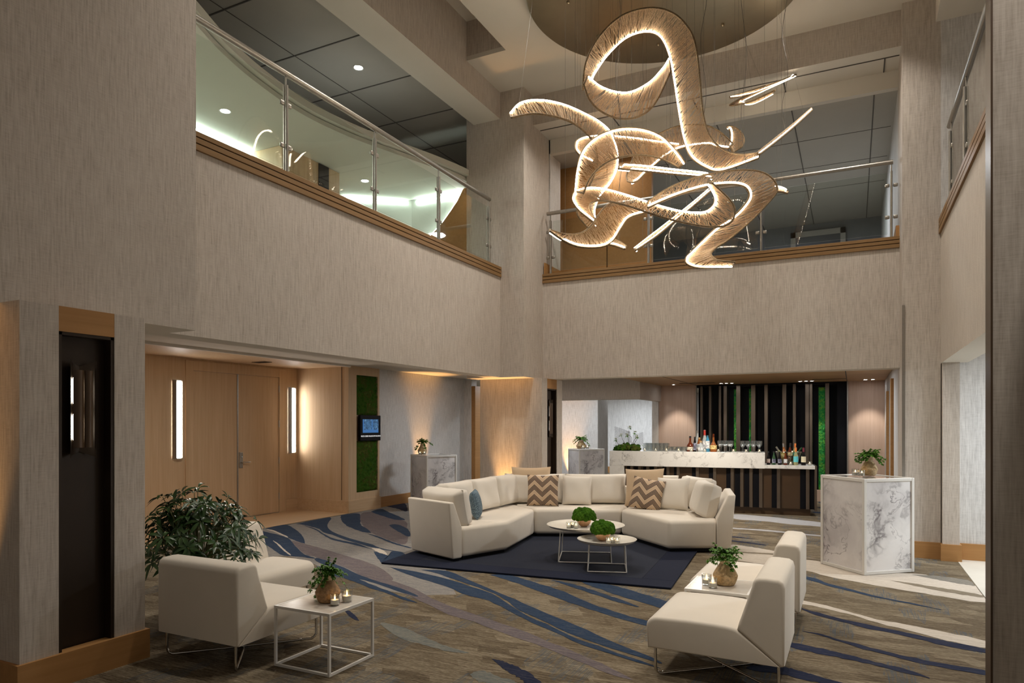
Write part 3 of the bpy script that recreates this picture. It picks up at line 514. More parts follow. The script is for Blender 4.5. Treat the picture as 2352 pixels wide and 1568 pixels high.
# back balcony edge, right pier, right balcony edge
struct('wall_back', bx(-4.47, 10.05, HS, .53, 10.32, 3.87), M['wall'])
fascia('trim_5', 'x', -4.47, .53, 10.05, 3.87, 4.02, .27, M['fasciax'])
struct('wall_right_pier', bx(.53, 9.54, 0, .93, 10.4, 6.74), M['wall'])
struct('trim_corner_guard', bx(.528, 9.532, .0, .56, 9.54, 3.05), M['steel'])
struct('wall_right', bx(.93, 2.4, HS, 1.2, 9.54, 3.87), M['wall'])
fascia('trim_6', 'y', 2.4, 9.54, .93, 3.87, 4.05, .27, M['fascia'])
struct('wall_right_stub', bx(.94, 9.455, 0, 1.11, 9.7, HS), M['wall'])
struct('wall_right_corridor', multi([(1.11, 9.62, 0, 6, 9.8, 2.62), (.93, 9.54, 3.9, 6, 9.8, 6.74)]), M['wall_white'])
struct('ceiling_right_corridor', bx(1.15, -1, 2.6, 6, 9.7, 2.66), M['paint'])
struct('baseboard_right', multi([(.53, 9.518, 0, .94, 9.54, .197), (.92, 9.433, 0, 1.13, 9.455, .197), (1.11, 9.455, 0, 1.13, 9.60, .197), (1.11, 9.598, 0, 6, 9.62, .197), (.508, 9.518, 0, .53, 10.4, .197)]), M['trimx'])
struct('wall_right_near', bx(.545, 3.62, -.05, 2.6, 3.74, 7.3), M['wall'])
struct('trim_near_guard', bx(.538, 3.612, -.02, .546, 3.745, 7.3), M['bronze2'])
# main ceiling, raised slot, beams
struct('ceiling', multi([(-4.25, -1, 6.72, 1.5, 9.9, 6.78), (-4.87, 8.31, 6.72, -4.25, 9.9, 6.78)]), M['paint'])
struct('ceiling_slot', multi([(-4.87, -1, 7.27, -4.2, 8.35, 7.33)]), M['paint'])
struct('wall_slot', multi([(-4.87, 8.31, 6.78, -4.25, 8.4, 7.33), (-4.25, -1, 6.78, -4.15, 8.35, 7.33)]), M['wall'])
struct('ceiling_beam_left', bx(-5.34, -1, 6.31, -4.87, 9.335, 7.33), M['wall'])
struct('ceiling_beam_right', bx(.88, -1, 6.40, 1.5, 9.54, 6.74), M['paint'])
struct('wall_back_header', bx(-4.47, 9.68, 6.272, .53, 9.90, 6.74), M['wall'])
pm = MB(); pm.box(-4.47, 9.90, 6.27, .53, 10.3, 6.33); pm.box(-4.47, 10.3, 6.04, .53, 10.4, 6.33)
struct('ceiling_back_soffit', pm, M['paint'])
struct('trim_soffit_seam', multi([(-4.45, 9.90, 6.262, .52, 9.91, 6.272)]+[(x-.008, 9.92, 6.262, x+.008, 10.29, 6.271) for x in (.36, -.85, -2.06, -3.27)]), M['seam'])
struct('ceiling_back_balcony', bx(-6.5, 10.4, 6.04, 1.5, 17, 6.1), M['tileceil'])
struct('trim_back_ceiling_seam', multi([(x-.007, 10.41, 6.034, x+.007, 17, 6.042) for x in (.25, -.78, -1.81, -2.84)]+[(-3, y-.004, 6.035, .5, y+.004, 6.042) for y in (11.6, 12.85, 14.1)]), M['seam'])
struct('floor_back_balcony', bx(-6.5, 10.32, 3.6, 1.5, 17, 3.95), M['tileceil'])
struct('wall_back_balcony_side', bx(-4.9, 10.3, 3.95, -4.45, 10.74, 6.3), M['wall_white'])
struct('baseboard_back_balcony', multi([(-4.45, 10.05, 4.0, -4.43, 10.74, 4.2), (.49, 10.1, 3.95, .53, 16.5, 4.17)]), M['trim'])
struct('wall_back_balcony_wood', multi([(-5.6, 11.0, 3.95, -3.72, 11.1, 6.04), (-3.70, 11.0, 3.95, -2.95, 11.1, 6.04)]), M['trim'])
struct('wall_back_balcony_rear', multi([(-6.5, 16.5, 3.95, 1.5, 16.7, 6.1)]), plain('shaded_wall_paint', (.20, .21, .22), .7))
struct('wall_back_balcony_right', multi([(.53, 10.4, 3.95, .7, 16.5, 6.1)]), M['wall_white'])
dd = struct('door_3', multi([(-1.15, 16.42, 3.95, -.25, 16.5, 5.75)]), plain('dark_upper_door', (.07, .07, .075), .4))
struct('trim_7', multi([(-1.25, 16.40, 3.95, -1.15, 16.5, 5.87), (-.25, 16.40, 3.95, -.15, 16.5, 5.87), (-1.25, 16.40, 5.75, -.15, 16.5, 5.87)]), M['tileceil'])
# left balcony interior
struct('ceiling_left_balcony', bx(-12, 0, 6.50, -5.34, 16, 6.56), M['tileceil'])
struct('trim_left_ceiling_seam', multi([(-10, y-.009, 6.493, -5.34, y+.009, 6.502) for y in (2.3, 3.43, 4.56, 5.69, 6.82, 7.93, 9.06, 10.19, 11.3, 12.4)]+[(x-.004, 0, 6.494, x+.004, 16, 6.502) for x in (-6.64, -7.9)]), M['seam'])
struct('floor_left_balcony', bx(-10, 0, 3.6, -5.12, 9.8, 3.95), M['tileceil'])
edge = [(-5.55, 1.5), (-5.50, 3.2), (-5.50, 4.0), (-5.63, 4.42), (-5.86, 4.98), (-6.03, 5.62), (-6.13, 6.44), (-6.05, 7.2), (-5.86, 7.9), (-5.63, 8.68), (-5.50, 9.3), (-5.5, 9.72)]
eg = [(p.x, p.y) for p in catmull([(a, b, 0) for a, b in edge], 60)]
struct('ceiling_cloud', MB().prism([(-9.5, 1.5)]+eg+[(-9.5, 9.72)], 5.46, 5.52).prism([(-9.5, 1.5)]+[(x+.07, y) for x, y in eg]+[(-9.5, 9.72)], 5.53, 5.62), plain('cloud_plaster', (.66, .66, .58), .8, var=.02, scale=1), smooth=30)
struct('wall_left_balcony', multi([(-7.75, 1, 3.95, -7.63, 7.0, 5.46)])
       .prism([(-7.10, 9.0), (-7.04, 8.17), (-7.74, 8.99), (-6.81, 9.75), (-6.9, 9.85), (-7.9, 9.1)][2:], 3.95, 5.46).box(-6.81, 9.75, 3.95, -5.3, 9.9, 5.5).box(-12, 16, 3.95, -4.9, 16.2, 6.5), plain('cove_wall_paint', (.70, .72, .66), .7, var=.02))
struct('wall_left_balcony_wood', multi([(-7.75, 7.0, 3.95, -7.05, 8.18, 5.455)]), M['maple'])
struct('trim_dark_panel', bx(-7.05, 7.72, 3.95, -7.035, 7.93, 5.45), M['black'])
cv = [(-5.71, 5.42), (-5.80, 5.27), (-5.93, 5.12), (-6.10, 4.94), (-6.30, 4.78), (-6.47, 4.66), (-6.6, 4.4), (-6.65, 3.95)]
wp = MB().prism([(-5.42, 5.45), (-5.42, 3.95)][::-1]+[(-5.68, 5.45)]+cv, -.02, .02, Matrix.Translation((0, 9.62, 0)) @ Matrix.Rotation(PI/2, 4, 'X'))
struct('wall_left_balcony_screen', wp, M['trim'])
struct('trim_cove_led', multi([(-7.62, 1, 5.40, -7.60, 6.98, 5.43), (-6.7, 9.72, 5.40, -5.75, 9.74, 5.43)]).tube([(x-.035, 9.66, z+.02) for x, z in cv], .008, 6)
       .tube([(-7.68, 9.0, 5.41), (-6.85, 9.70, 5.41)], .01, 6), M['cove'])
# bar room
struct('ceiling_bar', bx(-4.0, 10.32, 2.5, .6, 15.8, 2.56), M['maplex'])
struct('trim_bar_ceiling_seam', multi([(-.125, 10.4, 2.494, -.110, 15.75, 2.502), (-3.2, 10.4, 2.495, -3.19, 15.75, 2.502)]), M['seam'])
struct('ceiling_bar_left', multi([(-5.09, 10.32, 2.67, -4.0, 22.1, 2.72), (-9.5, 22.1, 2.67, -3.4, 25, 2.72)]), M['paint'])
struct('wall_bar_bulkhead', multi([(-7.2, 14.0, 2.14, -4.0, 14.25, 2.68), (-4.12, 14.25, 2.14, -4.0, 15.75, 2.68)]), M['wall'])
struct('wall_bar_back', multi([(-4.05, 15.75, .2, -3.205, 15.9, 2.5), (-.10, 15.75, .2, .6, 15.9, 2.5)]), M['blush'])
struct('baseboard_bar', multi([(-4.05, 15.72, 0, -3.2, 15.75, .2), (-.9, 15.62, 0, .6, 15.75, .23)]), M['blush'])
struct('trim_bar_edge', multi([(-3.205, 15.74, 0, -3.185, 15.80, 2.5), (-.118, 15.73, .2, -.095, 15.80, 2.5)]), M['steel'])
struct('wall_bar_recess', multi([(-3.2, 16.05, 0, -.12, 16.1, 2.5), (-3.2, 15.8, 2.44, -.12, 16.1, 2.5), (-.30, 15.78, .2, -.12, 16.1, 2.5)]), M['black'])
struct('wall_bar_left_post', bx(-4.2, 15.70, 0, -4.05, 16, 2.5), M['wall'])
struct('wall_bar_right', bx(.57, 10.4, 0, .75, 15.8, 2.55), M['wall_white'])
struct('trim_8', multi([(.53, 12.3, 0, .575, 12.55, 2.33), (.53, 13.9, 0, .575, 14.1, 2.2)]), M['trim'])
struct('wall_bar_alcove', multi([(-7.2, 16.6, 0, -5.847, 17.4, 2.68)]), M['wall_white'])
struct('wall_bar_far', bx(-9.2, 23.3, 0, -3.5, 23.5, 2.7), M['wall_white'])
struct('baseboard_bar_alcove', multi([(-7.2, 16.57, 0, -5.83, 16.6, .25), (-9.2, 23.27, 0, -3.5, 23.3, .25)]), M['trimx'])
SL = [(-3.08, .05), (-2.89, .05), (-2.675, .05), (-2.56, .07), (-2.28, .09), (-1.965, .09), (-1.70, .07), (-1.33, .08), (-1.13, .06), (-.87, .09), (-.81, .07), (-.49, .075)]
struct('trim_bar_slats', multi([(x-w/2, 15.76, .12, x+w/2, 16.04, 2.47) for x, w in SL]), M['slat'], bevel=.004)

# moss: strips behind the bar, panel by the doors
def mossy(name, x0, x1, z0, z1, place, mat, amp, label, group, n=(16, 60)):
    r = random.Random(hash(label) % 999 if 0 else int(abs(x0*100)+z1*10))
    g = MB(); h = {}
    def fn(u, v):
        k = (round(u*n[0]), round(v*n[1]))
        e = 0 if k[0] in (0, n[0]) or k[1] in (0, n[1]) else amp*r.uniform(.25, 1)
        return place(x0+(x1-x0)*u + (r.uniform(-.004, .004) if e else 0), e, z0+(z1-z0)*v)
    g.grid(fn, *n)
    return tag(obj(name, g, mat, smooth=180), label, 'moss panel', group)
G = 'moss strips behind the bar'
for x0, x1, z0, lab in ((-2.405, -2.325, .12, 'bright green moss strip between bronze slats, leftmost behind the bar'), (-2.08, -2.01, .12, 'bright green moss strip behind the wine glasses, narrowest of three'), (-.665, -.527, .2, 'tall green moss strip right of the bar end, reaching the floor')):
    mossy('moss_strip', x0, x1, z0, 2.40, lambda a, e, z: (a, 15.98-e, z), M['mossbright'], .05, lab, G, (10, 150))
mossy('moss_garden', 9.925, 10.552, 1.78, 2.515, lambda a, e, z: (-8.185+e, a, z), M['mosspanel'], .04, 'dark moss wall panel above the small black display screen', 'moss panels on the wood pier', (26, 32))
mossy('moss_garden', 9.925, 10.552, .352, 1.30, lambda a, e, z: (-8.185+e, a, z), M['mosspanel'], .04, 'green moss wall panel below the small black display screen', 'moss panels on the wood pier', (26, 40))
ds = thing('display_screen', 'small black room display screen with blue picture on moss panel', 'display screen', (-8.16, 10.275, 1.30))
obj('screen_frame', bx(0, -.30, 0, .06, .30, .475), M['black'], ds, bevel=.008)
def pic():
    m = NT('screen_picture'); v = m.coord((1, 1, 1)); sp = m.new('ShaderNodeSeparateXYZ'); m.link(v, sp.inputs[0])
    st = m.math('PINGPONG', m.math('ADD', sp.outputs[1], 1), .13); bar = m.math('LESS_THAN', st, .016)
    n = m.noise(m.coord((1, 22, 22)), 1, 4); c = m.ramp(n, [(.35, (.01, .03, .07)), (.6, (.05, .15, .30)), (.75, (.25, .35, .40))])
    low = m.math('LESS_THAN', sp.outputs[2], .205)
    c = m.mix(m.math('MAXIMUM', bar, low), c, (.035, .13, .33, 1))
    m.col((0, 0, 0, 1)); m.link(c, m.b.inputs['Emission Color']); m.b.inputs['Emission Strength'].default_value = .9; return m.m
obj('screen', bx(.06, -.235, .15, .062, .225, .40), pic(), ds, label='blue lit picture on the screen')
tc = bpy.data.curves.new('screen_text', 'FONT'); tc.body = 'ROCK CREEK BALLROOM SALON B'; tc.size = .036; tc.align_x = 'CENTER'; tc.extrude = .0005
tc.materials.append(emit('screen_lettering', (1, 1, 1, 1), .9))
tx = bpy.data.objects.new('screen_text', tc); C.objects.link(tx); bpy.context.view_layer.update()
tme = bpy.data.meshes.new_from_object(tx.evaluated_get(bpy.context.evaluated_depsgraph_get())); bpy.data.objects.remove(tx)
to = bpy.data.objects.new('screen_text', tme); C.objects.link(to); to.parent = ds; to.location = (.0625, 0, .075); to.rotation_euler = (PI/2, 0, PI/2); to['label'] = 'white room name lettering on the screen'

# ------------------------------------------------------------------ railings
def railing(label, posts, rail, at, face, zb, glass_spans, first=None):
    # at(t, d, z): t along the rail, d across it
    T = thing('glass_railing', label, 'railing', at(rail[0], 0, zb), 0, 'balcony railings')
    L = Vector(at(rail[0], 0, zb))
    q = lambda t, d, z: tuple(Vector(at(t, d, z))-L)
    zt = zb+.98
    obj('handrail', MB().tube([q(rail[0], 0, zt), q(rail[1], 0, zt)], .03, 14), M['steel'], T, smooth=50)
    for t in posts:
        p = MB()
        for d in (-.014, .014): p.tube([q(t, d, zb-.02), q(t, d, zb+.86)], .015, 10)
        p.tube([q(t, 0, zb+.84), q(t, 0, zt)], .009, 8)
        po = obj('post', p, M['steel'], T, smooth=50)
        for z in (zb+.27, zb+.68):
            for s in (-1, 1):
                if s < 0 and t == posts[-1] and 0: continue
                c = MB(); a, b = q(t+s*.02, -.013, z-.024), q(t+s*.075, .013, z+.024)
                c.box(*[min(a[i], b[i]) for i in range(3)], *[max(a[i], b[i]) for i in range(3)])
                obj('clamp', c, M['steel'], po, bevel=.012, seg=3)
    for t0, t1 in glass_spans:
        g = MB(); a, b = q(t0, -.005, zb+.05), q(t1, .005, zb+.85)
        g.box(*[min(a[i], b[i]) for i in range(3)], *[max(a[i], b[i]) for i in range(3)])
        obj('glass_panel', g, M['glass'], T)
pl = [3.66, 4.947, 6.322, 7.676, 9.065]
railing('steel and glass balcony railing on the left wall ledge', pl, (3.64, 9.10), lambda t, d, z: (-4.93+d, t, z), 1, 4.03, [(a+.045, b-.045) for a, b in zip(pl, pl[1:])])
pb = [-4.36, -2.76, -1.155, .44]
railing('steel and glass balcony railing behind the chandelier', pb, (-4.42, .46), lambda t, d, z: (t, 10.11+d, z), 1, 4.02, [(a+.045, b-.045) for a, b in zip(pb, pb[1:])])
pr = [9.10, 7.97, 6.69, 5.3]
railing('steel and glass balcony railing on the right wall ledge', pr[::-1], (9.27, 4.6), lambda t, d, z: (.99+d, t, z), 1, 4.05, [(b+.045, a-.045) for a, b in zip(pr, pr[1:])])
# ------------------------------------------------------------------ rug
rg = thing('area_rug', 'large navy rug under the curved white sofa and round tables', 'rug', (-4.85, 6.34, 0), math.radians(4.6))
def rugplate(x0, y0, x1, y1, z0, z1): return bx(x0, y0, z0, x1, y1, z1)
obj('border', multi([(0, 0, .003, 3.28, .30, .022), (0, 2.75, .003, 3.28, 3.1, .022), (0, .30, .003, .34, 2.75, .022), (2.94, .30, .003, 3.28, 2.75, .022)]), M['navy'], rg, bevel=.005)
obj('rug_field', bx(.34, .30, .003, 2.94, 2.75, .0215), M['navy2'], rg, label='dark charcoal blue centre of the rug')

# ------------------------------------------------------------------ lounge chairs
W = .76
def chair_profiles():
    J = (.555, .372)           # inner corner where seat and back meet
    K = (.822, .19)            # rear lower corner
    seat = [(.008, .185), (.0, .30)]+[(.075-.075*cos(a), .325+.06*sin(a)) for a in [PI/2*i/5 for i in range(0, 6)]][0:]+[(.25, .390), (.42, .388), (.49, .384), (.53, .378), J, (.80, .18)]
    back = [J, (.565, .41), (.582, .46), (.635, .62)]+[(.69+.045*cos(a), .655+.038*sin(a)) for a in (PI*.92, PI*.75, PI*.58)]+[(.72, .694), (.79, .690), (.815, .675), (.825, .64), K, (.80, .18)]
    return seat, back
def slab(prof, w, r=.022):
    # extruded profile whose edges are rounded over toward both sides
    m = MB(); n = len(prof); cx = sum(p[0] for p in prof)/n; cz = sum(p[1] for p in prof)/n
    def inset(d):
        out = []
        for i in range(n):
            p0, p1, p2 = Vector(prof[i-1]), Vector(prof[i]), Vector(prof[(i+1) % n])
            a = (p1-p0); b = (p2-p1)
            if a.length < 1e-6: a = b
            if b.length < 1e-6: b = a
            nn = (Vector((-a.y, a.x)).normalized()+Vector((-b.y, b.x)).normalized())
            if nn.length < 1e-6: nn = Vector((-a.y, a.x))
            nn.normalize(); out.append((p1.x-nn.x*d*sgn, p1.y-nn.y*d*sgn))
        return out
    ar = sum(prof[i-1][0]*prof[i][1]-prof[i][0]*prof[i-1][1] for i in range(n)); sgn = -1 if ar > 0 else 1
    rings = []
    for k in range(5):
        a = PI/2*k/4; P = inset(r*(1-sin(a))); y = -w/2+r*(1-cos(a)); rings.append([(p[0], y, p[1]) for p in P])
    rings += [[(p[0], -p_[1], p[1]) for p, p_ in zip([(q[0], q[2]) for q in rg_], [(q[0], q[1]) for q in rg_])] for rg_ in rings[::-1]]
    return m.loft(rings)
def make_chair(label):
    t = thing('lounge_chair', label, 'chair', (0,0,0), 0, 'white armless lounge chairs')
    s, b = chair_profiles()
    obj('seat', slab(s, W), M['cream'], t, smooth=50)
    obj('backrest', slab(b, W), M['cream'], t, smooth=50)
    for sg in (1, -1):
        A = Vector((.05, -sg*(W/2-.05), .19)); B = Vector((.785, sg*(W/2-.05), .19))
        d = (B-A); d.z = 0; d.normalize(); zf = .012 if sg > 0 else .026
        P = [A, A+Vector((0, 0, -.13))]
        for k in range(1, 5):
            a = PI/2*k/4; P.append(Vector((A.x, A.y, zf+.045*(1-sin(a))))+d*.045*(1-cos(a)))
        Q = []
        for k in range(0, 5):
            a = PI/2*k/4; Q.append(Vector((B.x, B.y, zf+.045*(1-cos(a))))-d*.045*(1-sin(a)))
        obj('sled_leg', MB().tube(P+Q+[B+Vector((0, 0, -.12)), B], .0095, 10), M['chrome'], t, smooth=60)
    return t
ch = make_chair('white lounge chair seen from behind beside the dark sconce pier')
ch.location = (-3.88, 3.915, 0); ch.rotation_euler = (0, 0, -PI/2)      # faces +y
def place(loc, rz, label): return dup(ch, loc, rz, label)
place((-4.30, 4.29, 0), PI, 'white lounge chair beyond the leafy plant, facing the sofa group from the left')
place((-1.18, 4.64, 0), 0, 'nearest white lounge chair at lower right, side on in front of the small table')
place((-1.18, 5.93, 0), 0, 'farther white lounge chair at right, half hidden by the nearer one')

# ------------------------------------------------------------------ side tables
def side_table(label, x0, y0, x1, y1, h=.40, r=.0085):
    t = thing('side_table', label, 'table', (x0, y0, 0), 0, 'square side tables')
    w, d = x1-x0, y1-y0
    obj('tabletop', bx(.012, .012, h-.012, w-.012, d-.012, h-.001), M['stone'], t)
    for nm, z, k in (('top_frame', h-.018, .018), ('bottom_frame', 0, .016)):
        e = .016
        obj(nm, multi([(e, 0, z, w-e, .015, z+k), (e, d-.015, z, w-e, d, z+k), (0, e, z, .015, d-e, z+k), (w-.015, e, z, w, d-e, z+k)]), M['whitemetal'], t)
    for x in (0, w-.016):
        for y in (0, d-.016): obj('leg', bx(x, y, 0, x+.016, y+.016, h), M['whitemetal'], t)
    return t
side_table('white framed square side table at left holding a fern in a brown basket vase', -3.443, 3.35, -2.968, 3.80)
side_table('square side table squeezed between the two right lounge chairs', -1.11, 5.045, -.66, 5.515)

# ------------------------------------------------------------------ round coffee tables
def coffee(label, x, y, r, h, fw, rz):
    t = thing('coffee_table', label, 'table', (x, y, .0225), rz, 'round tray coffee tables')
    h -= .0225
    obj('tray_top', MB().lathe([(0, h-.040), (r*.80, h-.040), (r*.93, h-.026), (r, h), (r-.008, h), (r*.92, h-.019), (r*.80, h-.032), (0, h-.032)], 64), M['tray'], t, smooth=50)
    a, b = fw/2, fw/2*1.08; base = MB()
    for p, q in (((-a, -b), (a, -b)), ((a, -b), (a, b)), ((a, b), (-a, b)), ((-a, b), (-a, -b))): base.tube([(*p, .008), (*q, .008)], .0065, 8)
    obj('base_frame', base, M['whitemetal'], t, smooth=60)
    for sx in (-1, 1):
        for sy in (-1, 1): obj('leg', MB().tube([(sx*a, sy*b, .008), (sx*a*.93, sy*b*.93, h-.038)], .0065, 8), M['whitemetal'], t, smooth=60)
coffee('larger round white tray table in front of the sofa', -2.84, 7.63, .46, .42, .60, math.radians(19))
coffee('smaller round white tray table overlapping the larger one', -2.42, 7.17, .325, .35, .41, math.radians(19))

# ------------------------------------------------------------------ curved sectional sofa
SZ = .388
def unit_poly(name, poly, z0, z1, mat, par, bevel=.04, seg=5, top=None):
    ar = sum(poly[i-1][0]*poly[i][1]-poly[i][0]*poly[i-1][1] for i in range(len(poly)))
    if ar < 0: poly = poly[::-1]
    return obj(name, MB().prism(poly, z0, z1), mat, par, bevel=bevel, seg=seg)
def shrink(poly, d):
    n = len(poly); ar = sum(poly[i-1][0]*poly[i][1]-poly[i][0]*poly[i-1][1] for i in range(n)); s = 1 if ar > 0 else -1; out = []
    for i in range(n):
        p0, p1, p2 = (Vector((*poly[j % n], 0)) for j in (i-1, i, i+1))
        a, b = (p1-p0).normalized(), (p2-p1).normalized(); na, nb = Vector((-a.y, a.x, 0))*s, Vector((-b.y, b.x, 0))*s
        k = (na+nb); k = k/max(.35, k.dot(na)); q = p1+k*d; out.append((q.x, q.y))
    return out
def backwall(name, line, par, h=.66, th=.15, lean=.05):
    # upholstered back following an outer line (outer side is on the left of the line)
    m = MB(); P = [Vector((*p, 0)) for p in line]; n = len(P); rings = []
    for i in range(n):
        a = (P[i]-P[i-1]).normalized() if i else (P[1]-P[0]).normalized()
        b = (P[i+1]-P[i]).normalized() if i < n-1 else a
        k = (Vector((-a.y, a.x, 0))+Vector((-b.y, b.x, 0))); k = k/max(.4, k.dot(Vector((-a.y, a.x, 0))))
        o = P[i]; rings.append([tuple(o+Vector((0, 0, .03))), tuple(o+k*lean*.6+Vector((0, 0, h))), tuple(o+k*lean*.6-k*th*.6+Vector((0, 0, h))), tuple(o-k*th+Vector((0, 0, .36))), tuple(o-k*th+Vector((0, 0, .03)))])
    m.loft(rings)
    return obj(name, m, M['cream'], par, bevel=.022, seg=4)
def cushion_mesh(w, h, t, plump=.5, pinch=.035, n=18, box=False):
    # soft cushion, standing on its lower edge (x across, z up, y is the face)
    m = MB()
    def prof(u, v):
        a = max(0, 1-abs(u)**(6 if box else 2.6)); b = max(0, 1-abs(v)**(6 if box else 2.6)); return (a*b)**(.34 if box else plump)
    for s in (1, -1):
        def fn(u, v):
            u = 2*u-1; v = 2*v-1
            e = 1-pinch*(1-abs(v)**2.2)*abs(u)**3 ; g = 1-pinch*(1-abs(u)**2.2)*abs(v)**3
            y = s*t/2*prof(u, v)*(1+.05*sin(5*u+3*v)) + (s*t*.10*(1-max(abs(u), abs(v))**12) if box else 0)
            return (u*w/2*e, y, h/2+v*h/2*g)
        k = len(m.v); m.grid(fn, n, n)
        if s > 0: m.f[-n*n:] = [f[::-1] for f in m.f[-n*n:]]
    return m
def uvmesh(mb, w, h, name):
    me = mb.mesh(name); uv = me.uv_layers.new(name='UVMap')
    for l in me.loops:
        v = me.vertices[l.vertex_index].co; uv.data[l.index].uv = (v.x/w+.5, v.z/h)
    me.polygons.foreach_set('use_smooth', [True]*len(me.polygons)); return me
def orient(o, p, face, tilt, roll=0):
    # face: heading the front of the cushion looks along; tilt: leans back by that much
    f = Vector((*face, 0)).normalized(); ang = math.atan2(f.y, f.x)+PI/2
    o.matrix_local = Matrix.Translation(p) @ Matrix.Rotation(ang, 4, 'Z') @ Matrix.Rotation(-tilt, 4, 'X') @ Matrix.Rotation(roll, 4, 'Y')
def cushion(name, p, face, w, h, t, mat, tilt=.2, par=None, roll=0, box=True, label=None, **k):
    me = uvmesh(cushion_mesh(w, h, t, box=box, **k), w, h, name); me.materials.append(mat)
    o = bpy.data.objects.new(name, me); C.objects.link(o); o.parent = par
    if label and par: o['label'] = label
    orient(o, p, face, tilt, roll); return o
L0, L1, L2, L3 = (-4.89, 6.997), (-4.11, 6.71), (-3.811, 7.507), (-4.017, 8.751)
K1, K2 = (-4.87, 9.42), (-3.0, 10.25)
R3, R2, R1, R0 = (-2.918, 9.255), (-2.051, 8.426), (-1.52, 8.735), (-1.362, 8.82)
Kb, Kc = (-1.60, 9.78), (-2.12, 10.2)
GS = 'curved sectional sofa pieces'
sl = thing('sofa_section', 'left piece of the curved white sofa with a flared arm toward the camera', 'sofa', (0, 0, .0225), 0, GS)
sm = thing('sofa_section', 'middle piece of the curved white sofa behind the round tables', 'sofa', (0, 0, .0225), 0, GS)
sr = thing('sofa_section', 'right piece of the curved white sofa ending in a slim upright arm', 'sofa', (0, 0, .0225), 0, GS)
al = .14
ad = (Vector((*L2, 0))-Vector((*L1, 0))).normalized()
A1 = (L1[0]+ad.x*.13, L1[1]+ad.y*.13); A0 = (L0[0]+ad.x*.13+.02, L0[1]+ad.y*.13)
pl_ = [A1, L2, L3, K1, (-4.87, 7.13)]
for par, poly in ((sl, pl_), (sm, [L3, R3, K2, K1]), (sr, [R3, R2, R1, (-1.66, 9.70), (-2.14, 10.08), K2])):
    unit_poly('seat', shrink(poly, .004), .035, SZ, M['cream'], par, .05, 5)
    unit_poly('plinth_base', shrink(poly, .05), .0, .04, M['black'], par, 0, 1)
# left arm: flared slab along L1-L0
am = MB(); n = Vector((ad.x, ad.y, 0))
def P3(p, d, z): return (p[0]+n.x*d, p[1]+n.y*d, z)
am.add([P3(L1, 0, .03), P3(L1, .135, .03), P3(L1, .135, .385), P3(L1, .015, .685), P3(L1, -.06, .685),
        P3(L0, 0, .03), P3(L0, .135, .03), P3(L0, .135, .385), P3(L0, .015, .685), P3(L0, -.06, .685)],
       [(0, 1, 2, 3, 4), (9, 8, 7, 6, 5), (0, 5, 6, 1), (1, 6, 7, 2), (2, 7, 8, 3), (3, 8, 9, 4), (4, 9, 5, 0)])
obj('arm', am, M['cream'], sl, bevel=.02, seg=4)
backwall('backrest', [(-4.87, 9.42), (-4.89, 7.02)][::-1], sl, .64)
backwall('backrest', [K1, K2], sm, .64)
backwall('backrest', [K2, Kc, Kb], sr, .64)
# right arm: slim slab from R1/R0 back to Kb
q = MB(); d0 = Vector((R0[0]-R1[0], R0[1]-R1[1], 0)).normalized()
def Q3(p, d, z): return (p[0]+d0.x*d, p[1]+d0.y*d, z)
q.add([Q3(R1, 0, .03), Q3(R0, 0, .03), Q3(R0, .06, .705), Q3(R0, -.03, .705), Q3(R1, 0, .40),
       Q3((-1.74, 9.6), 0, .03), Q3((-1.56, 9.72), 0, .03), Q3((-1.56, 9.72), .06, .705), Q3((-1.56, 9.72), -.03, .705), Q3((-1.74, 9.6), 0, .40)],
      [(4, 3, 2, 1, 0), (5, 6, 7, 8, 9), (1, 6, 5, 0), (2, 7, 6, 1), (3, 8, 7, 2), (4, 9, 8, 3), (0, 5, 9, 4)])
obj('arm', q, M['cream'], sr, bevel=.02, seg=4)
Z = SZ-.0225+.015
for y in (7.62, 8.32, 9.0): cushion('back_cushion', (-4.60, y, Z), (1, 0), .70, .46, .23, M['cream2'], .16, sl)
cushion('arm_cushion', (-4.40, 7.10, Z), (.35, .94), .74, .44, .22, M['cream2'], .20, sl)
cd = Vector((K2[0]-K1[0], K2[1]-K1[1], 0)).normalized(); cn = Vector((cd.y, -cd.x, 0))
for s in (.50, 1.42): 
    p = Vector((*K1, 0))+cd*s+cn*.26; cushion('back_cushion', (p.x, p.y, Z), (cn.x, cn.y), .92, .46, .23, M['cream2'], .16, sm)
cushion('back_cushion', (-2.66, 9.98, Z), (-.05, -1), .74, .46, .23, M['cream2'], .16, sr)
cushion('back_cushion', (-2.02, 9.84, Z), (-.72, -.69), .66, .46, .23, M['cream2'], .16, sr)
cushion('arm_cushion', (-1.80, 9.18, Z), (-.93, -.36), .66, .46, .24, M['cream2'], .24, sr)
# loose pillows
zz = SZ+.022
def pillow(p, face, w, h, t, mat, tilt, label, group=None, roll=0):
    o = cushion('pillow', p, face, w, h, t, mat, tilt, None, roll, box=False, plump=.42, pinch=.07)
    return tag(o, label, 'pillow', group)
GP = 'loose pillows on the sofa'
pillow((-4.34, 9.33, zz), (.45, -.9), .60, .56, .17, M['beige'], .16, 'large sand coloured pillow at the left bend of the sofa', GP)
pillow((-4.06, 9.12, zz), (.30, -.95), .47, .46, .15, M['chevron'], .12, 'black and tan chevron pillow standing upright before the left sand pillow', GP, .0)
pillow((-3.66, 9.46, zz), (.40, -.92), .44, .44, .14, M['cream2'], .16, 'small white pillow beside the upright chevron pillow', GP, .03)
pillow((-2.72, 9.72, zz), (0, -1), .58, .56, .17, M['beige'], .22, 'large sand coloured pillow at the right bend of the sofa', GP, -.04)
pillow((-2.64, 9.42, zz-.012), (.10, -1), .46, .46, .15, M['chevron'], .26, 'black and tan chevron pillow tipped sideways on the right sofa piece', GP, .16)
